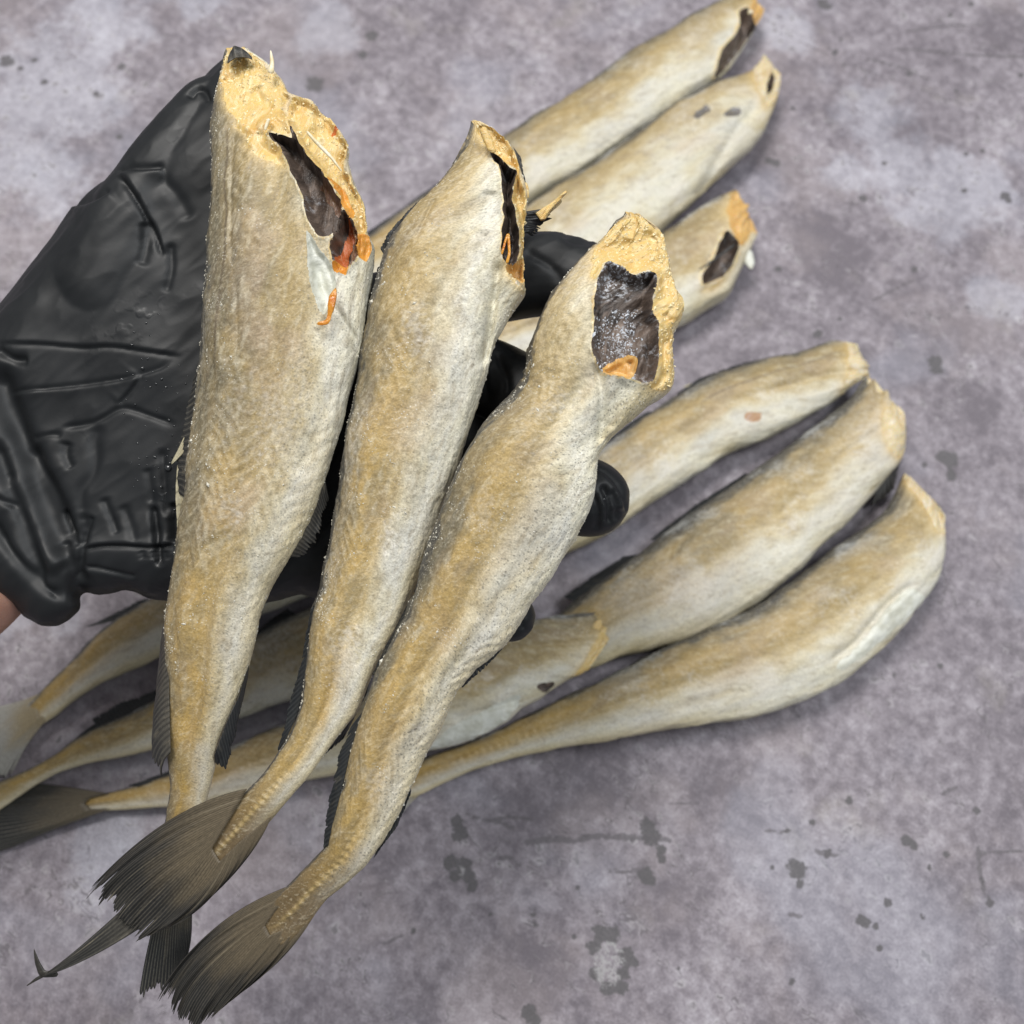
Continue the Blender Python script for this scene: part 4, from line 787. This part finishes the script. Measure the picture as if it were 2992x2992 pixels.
fB5, _ = table_fish('upper of the parallel pair at right, frosted grey back and yellow cut end', [(1690, 775), (1590, 870), (1460, 980), (1320, 1080), (1180, 1160), (1060, 1225), (950, 1290), (860, 1345)],
    [(1655, 700), (1635, 712), (1600, 755), (1550, 800), (1480, 850), (1400, 908), (1320, 960), (1250, 1012), (1200, 1050), (1130, 1100), (1060, 1155), (960, 1245), (870, 1325)],
    [(1700, 760), (1708, 850), (1690, 882), (1660, 922), (1620, 962), (1560, 1022), (1510, 1075), (1440, 1130), (1370, 1172), (1300, 1202), (1200, 1230), (1100, 1265), (980, 1310), (875, 1360)], 15, z=.015, zt=.003,
    zones=[dict(name='cut_flesh', mat=FLESH_P, poly=zW([(1560, 420), (1660, 370), (1700, 560), (1700, 670), (1640, 700), (1580, 660), (1560, 560), (1540, 470)]), lump=.002, rag=3)],
    creases=[(zW([(1600, 480), (1450, 590), (1300, 680)]), 7, .0012)], frost=.95, gold=.6, dark=.13, kfun=[(0, .48), (.6, .45), (1, .3)])
fin(fB5, 'dorsal_fin', [(1420, 895), (1330, 955), (1240, 1020)], [(1405, 893), (1312, 952), (1225, 1018)], M_FIN_D, flat_place(.013, .011), 14, seed=42)
fin(fB5, 'dorsal_fin', [(1210, 1045), (1150, 1085), (1085, 1135)], [(1175, 1050), (1120, 1085), (1060, 1125)], M_FIN_D, flat_place(.012, .009), 12, seed=43)
fin(fB5, 'anal_fin', [(1330, 1190), (1260, 1212), (1190, 1232)], [(1310, 1205), (1245, 1222), (1160, 1238)], M_FIN_D, flat_place(.012, .008), 10, seed=44)
fin(fB5, 'pelvic_fin', zW([(1600, 640), (1570, 700), (1540, 760)]), zW([(1640, 700), (1600, 860), (1480, 940)]), M_FIN_G, flat_place(.010, .005), 8, seed=45)

fB6, _ = table_fish('lowest lying fish of the parallel pair, white belly flap at its cut end', [(1755, 950), (1650, 1060), (1520, 1170), (1380, 1255), (1230, 1320), (1080, 1365), (950, 1405), (830, 1455), (745, 1495)],
    [(1722, 882), (1708, 890), (1692, 932), (1674, 964), (1642, 986), (1600, 1022), (1560, 1050), (1500, 1096), (1440, 1136), (1380, 1168), (1290, 1208), (1200, 1250), (1100, 1300), (1010, 1342), (940, 1378), (880, 1402), (800, 1432), (740, 1470)],
    [(1770, 905), (1783, 960), (1783, 1040), (1768, 1090), (1740, 1130), (1700, 1188), (1640, 1243), (1580, 1292), (1500, 1327), (1400, 1355), (1300, 1371), (1200, 1386), (1100, 1402), (1000, 1422), (900, 1450), (830, 1480), (755, 1515)], 16, z=.015,
    zones=[dict(name='cut_flesh', mat=FLESH_P, poly=zW([(1640, 710), (1760, 710), (1830, 850), (1890, 1000), (1880, 1080), (1820, 1060), (1760, 920), (1670, 820)]), lump=.0018, rag=3),
           dict(name='belly_flap', mat=M_PALE, poly=zW([(1680, 1340), (1770, 1385), (1700, 1470), (1560, 1600), (1440, 1700), (1330, 1780), (1290, 1760), (1420, 1640), (1560, 1470)]), push=-.0006, wall=10, rag=2)],
    creases=[(zW([(1720, 1310), (1560, 1440), (1420, 1620), (1260, 1740)]), 7, .0022), (zW([(1760, 870), (1660, 980), (1560, 1060)]), 6, .001)], frost=.85, gold=.75, white=.05, bumps=(.72, .97, 20, .0008, .5))
fin(fB6, 'tail_fin', [(790, 1445), (762, 1480), (800, 1490)], [(690, 1470), (680, 1530), (752, 1540)], M_TAIL_W, flat_place(.006, .003), 14, seed=46)
blob(fB6, 'bone', zW([(1700, 1310), (1740, 1300), (1750, 1330)]), [5, 9, 6], .018, M_BONE, .6, .0003, 47, held=False)

fB7, _ = table_fish('lying fish crossing over its neighbour, wedge-shaped yellow cut end below the little finger', [(1140, 1215), (1000, 1270), (860, 1320), (720, 1365), (560, 1425), (430, 1465), (310, 1495), (200, 1510), (110, 1525)],
    [(1172, 1158), (1110, 1160), (1050, 1164), (1000, 1172), (950, 1195), (850, 1235), (720, 1290), (600, 1340), (500, 1382), (420, 1420), (313, 1467), (267, 1480), (214, 1494), (150, 1504), (115, 1512)],
    [(1165, 1170), (1140, 1212), (1110, 1262), (1055, 1292), (1020, 1318), (980, 1335), (958, 1362), (900, 1388), (830, 1412), (740, 1432), (640, 1458), (580, 1472), (480, 1492), (393, 1517), (310, 1523), (241, 1526), (180, 1530), (120, 1537)], 17, z=.015, zt=.004, dep=[(0, .022), (.35, .018), (.7, .010), (1, .004)],
    zones=[dict(name='cut_flesh', mat=FLESH, poly=[(1180, 1150), (1165, 1180), (1140, 1220), (1108, 1270), (1080, 1285), (1105, 1245), (1130, 1200), (1150, 1165)], lump=.001, rag=1.5),
           dict(name='belly_flap', mat=M_PALE, poly=zX([(820, 822), (800, 880), (750, 970), (620, 1040), (440, 1130), (280, 1200), (250, 1180), (420, 1010), (560, 940), (720, 860)]), push=.0004, wall=8, rag=2),
           dict(name='bruise', mat=MEMB, poly=zX([(880, 800), (920, 770), (1020, 755), (980, 790), (960, 830), (930, 800)]), push=.001, wall=4, rag=2)],
    creases=[(zX([(1280, 525), (1000, 545), (740, 560)]), 5, .001), (zX([(830, 850), (640, 900), (420, 980)]), 7, .0014)], frost=.35, gold=.55, white=.02, bumps=(.72, .97, 20, .0008, .5))
fin(fB7, 'tail_fin', [(205, 1497), (170, 1505), (160, 1516), (172, 1526), (208, 1526)], [(60, 1478), (-50, 1530), (-60, 1570), (-40, 1620), (20, 1600)], M_TAIL_D, flat_place(.0075, .003), 26, seed=48, mid=[(110, 1482), (60, 1515), (40, 1545), (50, 1575), (110, 1562)])
fin(fB7, 'dorsal_fin', [(400, 1432), (330, 1462), (262, 1484)], [(380, 1432), (315, 1455), (240, 1482)], M_FIN_D, flat_place(.009, .008), 10, seed=49)

fT2, _ = table_fish('lying fish between two others at lower left, its tail leaving the left frame edge', [(720, 1180), (600, 1225), (480, 1280), (370, 1335), (260, 1388), (160, 1420), (60, 1468), (-40, 1520)],
    [(700, 1100), (600, 1140), (488, 1201), (400, 1255), (294, 1320), (241, 1352), (187, 1373), (139, 1397), (107, 1424), (54, 1453), (0, 1475), (-40, 1495)],
    [(735, 1240), (640, 1285), (539, 1322), (451, 1348), (360, 1385), (283, 1413), (214, 1430), (161, 1440), (107, 1458), (67, 1480), (27, 1508), (0, 1526), (-40, 1550)], 18, z=.012, zt=.006, frost=.3, gold=.75, white=-.1)
fin(fT2, 'dorsal_fin', [(315, 1305), (250, 1345), (185, 1375)], zL([(1110, 760), (850, 850), (650, 960)]), M_FIN_D, flat_place(.010, .009), 12, seed=50)
fin(fT2, 'dorsal_fin', [(210, 1362), (175, 1378), (140, 1398)], zL([(720, 970), (620, 1030), (520, 1115)]), M_FIN_D, flat_place(.010, .009), 8, seed=51)
fin(fT2, 'dorsal_fin', [(560, 1160), (520, 1182), (488, 1203)], zE([(1060, 670), (940, 740), (850, 830)]), M_FIN_D, flat_place(.012, .011), 8, seed=52)
fin(fT2, 'tail_fin', [(-20, 1490), (-40, 1520), (-20, 1545)], [(-160, 1500), (-170, 1580), (-130, 1640)], M_TAIL, flat_place(.006, .003), 14, seed=53)

fT1, _ = table_fish('lying fish under the glove heel at lower left with pale grey tail', [(640, 1030), (500, 1090), (380, 1150), (280, 1205), (190, 1250), (110, 1308), (40, 1365)],
    [(620, 960), (500, 1020), (400, 1075), (316, 1120), (267, 1146), (227, 1167), (187, 1199), (144, 1242), (115, 1271), (88, 1298), (60, 1325), (30, 1350)],
    [(660, 1090), (560, 1130), (430, 1180), (300, 1237), (241, 1264), (187, 1290), (150, 1314), (107, 1347), (80, 1365), (45, 1395)], 19, z=.014, zt=.006, frost=.45, gold=.35, white=.10)
fin(fT1, 'dorsal_fin', [(300, 1130), (262, 1150), (225, 1170)], zL([(1000, 120), (780, 230), (590, 325)]), M_FIN_D, flat_place(.012, .010), 12, seed=54, rag=.2)
fin(fT1, 'dorsal_fin', [(215, 1178), (175, 1212), (130, 1258)], zL([(800, 300), (620, 420), (480, 590)]), M_FIN_D, flat_place(.011, .009), 12, seed=55)
fin(fT1, 'tail_fin', [(92, 1300), (72, 1335), (76, 1352), (100, 1345)], [(-30, 1335), (-60, 1400), (-30, 1470), (22, 1465)], M_TAIL_W, flat_place(.0085, .003), 20, seed=56, mid=[(30, 1325), (0, 1370), (5, 1420), (52, 1405)])

# ------------------------------------------------------------------ gloved hand
person = empty('person', 'bare wrist and left hand in a wrinkled black glove holding three fish', 'person')
DG = .338
palm_px = [(432, 100), (398, 128), (367, 162), (357, 185), (338, 208), (302, 250), (262, 300), (232, 316), (225, 331), (196, 347), (172, 366), (140, 393), (112, 428), (72, 478), (30, 530), (-10, 580), (-60, 660), (-110, 760), (-150, 880), (-170, 1000), (-120, 1060), (-50, 1105), (20, 1138), (42, 1164), (78, 1182), (108, 1182), (130, 1171), (154, 1150), (151, 1124), (166, 1117), (187, 1123), (214, 1119), (236, 1112), (257, 1118), (283, 1130), (318, 1134), (400, 1142), (480, 1144), (530, 1133), (566, 1122), (598, 1130), (650, 1140), (700, 1120), (720, 1000), (730, 800), (735, 680), (710, 585), (650, 520), (560, 460), (500, 400), (480, 260), (478, 160), (462, 108)]
def slab(poly, step, T, Wd, d0):
    poly = np.asarray(poly, float); x0, y0 = poly.min(0) - step; x1, y1 = poly.max(0) + step
    X, Y = np.meshgrid(np.arange(x0, x1, step), np.arange(y0, y1, step)); q = np.stack([X.ravel(), Y.ravel()], -1)
    sd, near = signed(q, poly); snap = np.abs(sd) < step * .75; q = np.where(snap[:, None], near, q); d = np.where(snap, 0, sd)
    h = T * np.sqrt(np.clip(1 - (1 - np.clip(d / Wd, 0, 1)) ** 2, 0, 1))
    ny, nx = X.shape; I = np.arange(nx * ny).reshape(ny, nx)
    fr = P(q[:, 0], q[:, 1], d0 - h); bk = P(q[:, 0], q[:, 1], d0 + h)
    f = []
    for i in range(ny - 1):
        for j in range(nx - 1):
            c = [I[i, j], I[i, j + 1], I[i + 1, j + 1], I[i + 1, j]]
            if all(d[k] >= 0 for k in c):
                f.append([int(k) for k in c]); f.append([int(k) + len(q) for k in c[::-1]])
    return np.concatenate([fr, bk]), f
def hand_mesh():
    bm = bmesh.new()
    def add(v, f):
        vs = [bm.verts.new(x) for x in v]
        for c in f:
            try: bm.faces.new([vs[k] for k in c])
            except ValueError: pass
    v, f = slab(palm_px, 9, .0135, 85, DG)
    used = sorted({k for c in f for k in c}); mp = {k: i for i, k in enumerate(used)}
    add(v[used], [[mp[k] for k in c] for c in f])
    k = DG / R
    def finger(pts, rad, dep, flat=.95):
        pts = np.asarray(pts, float); p3 = P(pts[:, 0], pts[:, 1], np.asarray(dep)); v, f = tube(p3, np.asarray(rad) * k, flat, nseg=28, rings=60); add(v, f)
    # thumb, index, middle, ring, little: joints from the knuckle to the tip
    finger([(150, 640), (250, 470), (330, 320), (398, 205), (430, 150)], [120, 105, 84, 62, 46], [DG + .002, DG, DG, DG, DG], .85)
    finger([(560, 620), (720, 598), (870, 545), (1030, 512), (1130, 540), (1210, 570)], [78, 80, 78, 80, 74, 58], [DG + .002, DG + .003, DG + .003, DG + .001, DG - .002, DG - .004])
    finger([(580, 620), (740, 650), (880, 700), (980, 740), (1080, 790), (1150, 825)], [80, 82, 80, 76, 66, 50], [DG + .002, DG + .002, DG + .002, DG, DG - .004, DG - .008])
    finger([(580, 770), (740, 800), (880, 850), (1000, 900), (1110, 940), (1186, 962)], [80, 80, 78, 76, 74, 64], [DG + .002, DG + .002, DG + .002, DG, DG - .004, DG - .008])
    finger([(560, 920), (700, 980), (800, 1050), (890, 1120), (955, 1160), (1004, 1188)], [76, 72, 66, 58, 50, 42], [DG, DG + .001, DG + .001, DG - .002, DG - .006, DG - .009])
    bmesh.ops.remove_doubles(bm, verts=bm.verts, dist=1e-5)
    bmesh.ops.recalc_face_normals(bm, faces=bm.faces)
    me = bpy.data.meshes.new('tmp'); bm.to_mesh(me); bm.free()
    o = bpy.data.objects.new('tmp', me); col.objects.link(o)
    r = o.modifiers.new('r', 'REMESH'); r.mode = 'VOXEL'; r.voxel_size = .00062; r.use_smooth_shade = True
    s = o.modifiers.new('s', 'SMOOTH'); s.factor = .5; s.iterations = 12
    dg = bpy.context.evaluated_depsgraph_get(); m2 = bpy.data.meshes.new_from_object(o.evaluated_get(dg))
    bpy.data.objects.remove(o); bpy.data.meshes.remove(me)
    return m2
gm = hand_mesh(); gm.name = 'glove'
nv = len(gm.vertices); gv = np.empty(nv * 3); gm.vertices.foreach_get('co', gv); gv = gv.reshape(-1, 3)
gn = np.empty(nv * 3); gm.vertices.foreach_get('normal', gn); gn = gn.reshape(-1, 3)
gq, _ = proj(gv); facing = np.clip(-(gn @ FWD), 0, 1)
fs = gv @ np.array([[.75, .66, 0], [-.66, .75, 0], [0, 0, 1]]).T
h = .0026 * fbm(gv * [22, 28, 22], 2) + .0009 * fbm(fs * [34, 95, 50], 2) + .0004 * (1 - 2 * np.abs(fbm(fs * [60, 150, 80] + 9, 2)))
def crease(pts, w, a, mode=0, fadein=.12):
    """mode 0: soft groove; +1/-1: lapped fold, high on one side and sharp on the other"""
    global h
    w = max(w, 5.5); pl = gauss(dense(pts, 6), 2.0); dq, _, sg, pr = seg_dist(gq, pl, False, w * 9 + 10); fd = sstep(pr, 0, fadein) * sstep(pr, 1, 1 - fadein)
    wv = w * (1 + .4 * perlin(np.stack([pr * 5, np.full(nv, len(pts) * 1.7), np.full(nv, a * 900)], -1)))
    if mode == 0: h = h - a * np.exp(-(dq / wv) ** 2) * fd
    else: h = h + a * fd * np.where(sg * mode > 0, np.exp(-dq / (wv * 2.2)) * (1 - np.exp(-dq / (wv * .7))) * 1.5 - .8 * np.exp(-(dq / (wv * .7)) ** 2), -.8 * np.exp(-(dq / wv) ** 2))
# broad valley between thumb base and cuff, then the cuff's own folds
crease(zP([(-60, 520), (30, 800), (110, 1020), (210, 1280), (330, 1600), (430, 1850), (520, 2000)]), 26, .0062)
crease(zP([(200, 1150), (300, 1330), (400, 1500), (480, 1700), (540, 1900)]), 15, .0026)
crease(zG([(-60, 420), (60, 760), (150, 1000), (250, 1280), (310, 1490)]), 15, .0042)
crease(zG([(-80, 1000), (60, 1230), (200, 1400), (330, 1520), (470, 1560)]), 12, .0026)
crease(zG([(420, 1150), (480, 1300), (540, 1440), (560, 1560)]), 15, .0030)
crease(zG([(-60, 840), (40, 890), (110, 920)]), 6, .0012)
crease(zG([(30, 700), (150, 960), (270, 1180), (390, 1420)]), 22, -.0018)
# palm lines
crease(zP([(-60, 400), (0, 400), (300, 400), (470, 415), (640, 430), (800, 420), (900, 425), (1100, 460), (1400, 500)]), 5, 0.00084, -1)
crease(zP([(20, 765), (300, 740), (600, 710), (900, 670), (1080, 630), (1250, 580), (1320, 500)]), 5, 0.00084, 1)
crease(zP([(440, 1030), (600, 1010), (740, 980), (830, 920), (900, 870), (960, 880), (1100, 930), (1340, 1015)]), 5, 0.00111)
crease(zP([(230, 1110), (330, 1090), (390, 1065), (460, 1090)]), 5, 0.00084)
crease(zP([(-20, 430), (60, 500), (130, 530), (220, 520)]), 9, .0022)
crease(zP([(740, 980), (690, 1100), (720, 1250), (700, 1400), (600, 1480), (600, 1650), (630, 1720)]), 12, .0015)
crease(zP([(500, 1130), (470, 1220), (540, 1340)]), 8, .0014)
crease(zP([(1080, 630), (980, 760), (880, 860)]), 6, .0010, 1)
# heel gathers
crease(zG([(560, 1225), (700, 1190), (900, 1192), (1080, 1210), (1260, 1180)]), 5, .0016, -1)
crease(zG([(580, 1345), (700, 1358), (800, 1380), (980, 1410)]), 4, .0010, 1)
crease(zG([(1078, 900), (1100, 1080), (1115, 1230), (1130, 1350)]), 7, .0030)
crease(zG([(1225, 880), (1235, 1050), (1245, 1180)]), 10, .0030)
crease(zG([(1145, 500), (1160, 760), (1170, 1000)]), 7, .0012)
crease(zG([(590, 950), (575, 1150), (560, 1350), (580, 1480)]), 9, .0026)
crease(zG([(650, 980), (610, 1080), (585, 1200)]), 6, .0018)
crease(zG([(720, 850), (780, 990), (830, 1120)]), 7, .0014)
crease(zG([(860, 900), (920, 1050), (960, 1180)]), 8, .0009)
crease(zG([(420, 930), (470, 1060), (540, 1210)]), 8, .0024)
crease(zG([(1040, 640), (1060, 800), (1070, 900)]), 7, .0010)
for x in (1000, 1080, 1160): crease(zG([(x, 1230), (x + 10, 1290)]), 6, .0010)
# thumb laps
crease(zU([(905, 1060), (960, 1130), (1040, 1250), (1110, 1380), (1170, 1500), (1230, 1680)]), 7, .0022, -1)
crease(zU([(880, 1060), (960, 1020), (1100, 1020), (1250, 1010)]), 7, .0016, 1)
crease(zU([(540, 1310), (680, 1280), (790, 1240), (850, 1180)]), 7, .0016, 1)
crease(zU([(1420, 490), (1460, 410), (1520, 375), (1545, 440), (1570, 520)]), 6, .0022)
crease(zU([(1090, 1400), (1110, 1560), (1060, 1750)]), 10, .0014)
crease(zU([(1280, 1560), (1290, 1800), (1240, 1950)]), 7, .0012)
crease(zU([(1200, 1080), (1330, 1200), (1430, 1400)]), 12, .0010)
# fingers
crease([(985, 470), (1040, 500), (1080, 560)], 9, .0010); crease([(1060, 440), (1085, 460), (1120, 455)], 8, .0012)
crease([(935, 660), (960, 720), (955, 790)], 7, .0012); crease([(905, 680), (925, 760)], 7, .0009)
crease([(1122, 885), (1150, 900), (1172, 935), (1180, 965)], 6, .0014, 1); crease([(1132, 915), (1150, 945), (1148, 990)], 6, .0020); crease([(1150, 925), (1166, 955), (1162, 985)], 5, .0018); crease([(1118, 930), (1130, 965), (1125, 1000)], 6, .0014)
crease([(968, 1150), (985, 1165), (988, 1190)], 5, .0010)
rs = random.Random(4)
for _ in range(0):                                        # scattered short puckers near the fish
    x = rs.gauss(270, 70); y = rs.uniform(640, 1040); a = rs.gauss(.3, .6); L = rs.uniform(14, 46)
    crease([(x, y), (x + L * .5 * math.cos(a), y + L * .5 * math.sin(a) + rs.uniform(-4, 4)), (x + L * math.cos(a), y + L * math.sin(a))], rs.uniform(2.5, 5), rs.uniform(.0004, .0010), rs.choice((0, 1, -1)), .3)
gv = gv + gn * (h * .78 * np.sqrt(facing))[:, None]
gm.vertices.foreach_set('co', gv.ravel()); gm.update()
wetf = np.exp(-((gq[:, 0] - 300) / 110) ** 2 - ((gq[:, 1] - 800) / 290) ** 2) + .8 * np.exp(-((gq[:, 0] - 1140) / 70) ** 2 - ((gq[:, 1] - 950) / 70) ** 2) + .3 * np.exp(-((gq[:, 0] - 330) / 60) ** 2 - ((gq[:, 1] - 330) / 90) ** 2)
gm.attributes.new('wet', 'FLOAT', 'POINT').data.foreach_set('value', wetf.astype(np.float32))
def mat_glove():
    s = NT('black_nitrile'); p = s.n('ShaderNodeTexCoord').outputs['Object']
    n = s.noise(p, 60, 3); fine = s.noise(p, 1400, 3, .7); wr = s.noise(p, 180, 4, .6, .8)
    wet = s.math('MULTIPLY', s.step(s.noise(p, 40, 3, .55), .50, .62), s.step(s.noise(s.vadd(p, (1, 2, 3)), 190, 2, .5), .48, .60))
    c = s.mix(s.step(n, .35, .65), (.0085, .0096, .011), (.0125, .0138, .0155))
    wet = s.math('MULTIPLY', wet, s.attr('wet'), clamp=True)
    rg = s.math('SUBTRACT', s.math('MULTIPLY_ADD', n, .12, .47), s.math('MULTIPLY', wet, .34))
    nr = s.bump(s.noise(p, 45, 2, .5, .8), .12, .0020); nr = s.bump(wr, .07, .0006, nr); nr = s.bump(fine, .035, .0002, nr)
    nr = s.bump(wet, .25, .0006, nr)
    return s.done(c, rg, nr, .42)
gm.materials.clear(); gm.materials.append(mat_glove())
gm.polygons.foreach_set('use_smooth', np.ones(len(gm.polygons), bool))
glove = bpy.data.objects.new('glove', gm); col.objects.link(glove); glove.parent = person
glove['label'] = 'wrinkled wet black nitrile glove'
rd = np.random.RandomState(12)
cand = np.where((wetf * rd.uniform(size=nv) > .55) & (facing > .6))[0]; pick = rd.choice(cand, 95, replace=False)
a1 = np.linspace(0, 2 * np.pi, 8, endpoint=False); a2 = np.array([-.5, 0, .45, .9, 1.3])
dome = np.array([(math.cos(b) * math.cos(a), math.cos(b) * math.sin(a), math.sin(b)) for b in a2 for a in a1]); nd = len(dome)
dvs, dfs = [], []
for k, i in enumerate(pick):
    r_ = .00022 * math.exp(rd.normal() * .5); nz_ = gn[i]; t1 = np.cross(nz_, [0.3, 1, .2]); t1 /= np.linalg.norm(t1); t2 = np.cross(nz_, t1); sx, sy = rd.uniform(.8, 1.7), rd.uniform(.7, 1.2)
    dvs.append(gv[i] + r_ * (dome[:, :1] * t1 * sx + dome[:, 1:2] * t2 * sy + dome[:, 2:] * nz_ * .75))
    for b in range(len(a2) - 1):
        for j in range(8): dfs.append([k * nd + b * 8 + j, k * nd + b * 8 + (j + 1) % 8, k * nd + (b + 1) * 8 + (j + 1) % 8, k * nd + (b + 1) * 8 + j])
    dfs.append([k * nd + 4 * 8 + j for j in range(8)])
dm = mat_plain('water_dark', (.02, .022, .024), (.035, .037, .04), 300, .08, .0001, .8)
dr = link('water_droplets', np.concatenate(dvs), dfs, dm, glove); dr['kind'] = 'stuff'
def mat_arm():
    s = NT('arm_skin'); p = s.n('ShaderNodeTexCoord').outputs['Object']
    n = s.noise(p, 60, 4); c = s.mix(s.step(n, .35, .65), (.42, .225, .165), (.52, .30, .225))
    c = s.mix(s.math('MULTIPLY', s.step(s.noise(p, 400, 3), .55, .7), .3), c, (.36, .17, .12))
    nr = s.bump(s.voro(p, 900, 'DISTANCE_TO_EDGE'), .25, .0004)
    return s.done(c, .5, nr, .4, Subsurface_Weight=.25, Subsurface_Radius=(.008, .003, .0015), Subsurface_Scale=.5)
ap = np.array([(120, 900), (20, 1000), (-75, 1070), (-180, 1138), (-320, 1230), (-520, 1360)], float)
av, af = tube(P(ap[:, 0], ap[:, 1], np.array([DG, DG + .002, DG + .004, DG + .006, DG + .01, DG + .014])), np.array([70, 120, 150, 158, 176, 200]) * DG / R, .62, nseg=48, rings=90)
link('forearm', av, af, mat_arm(), person)
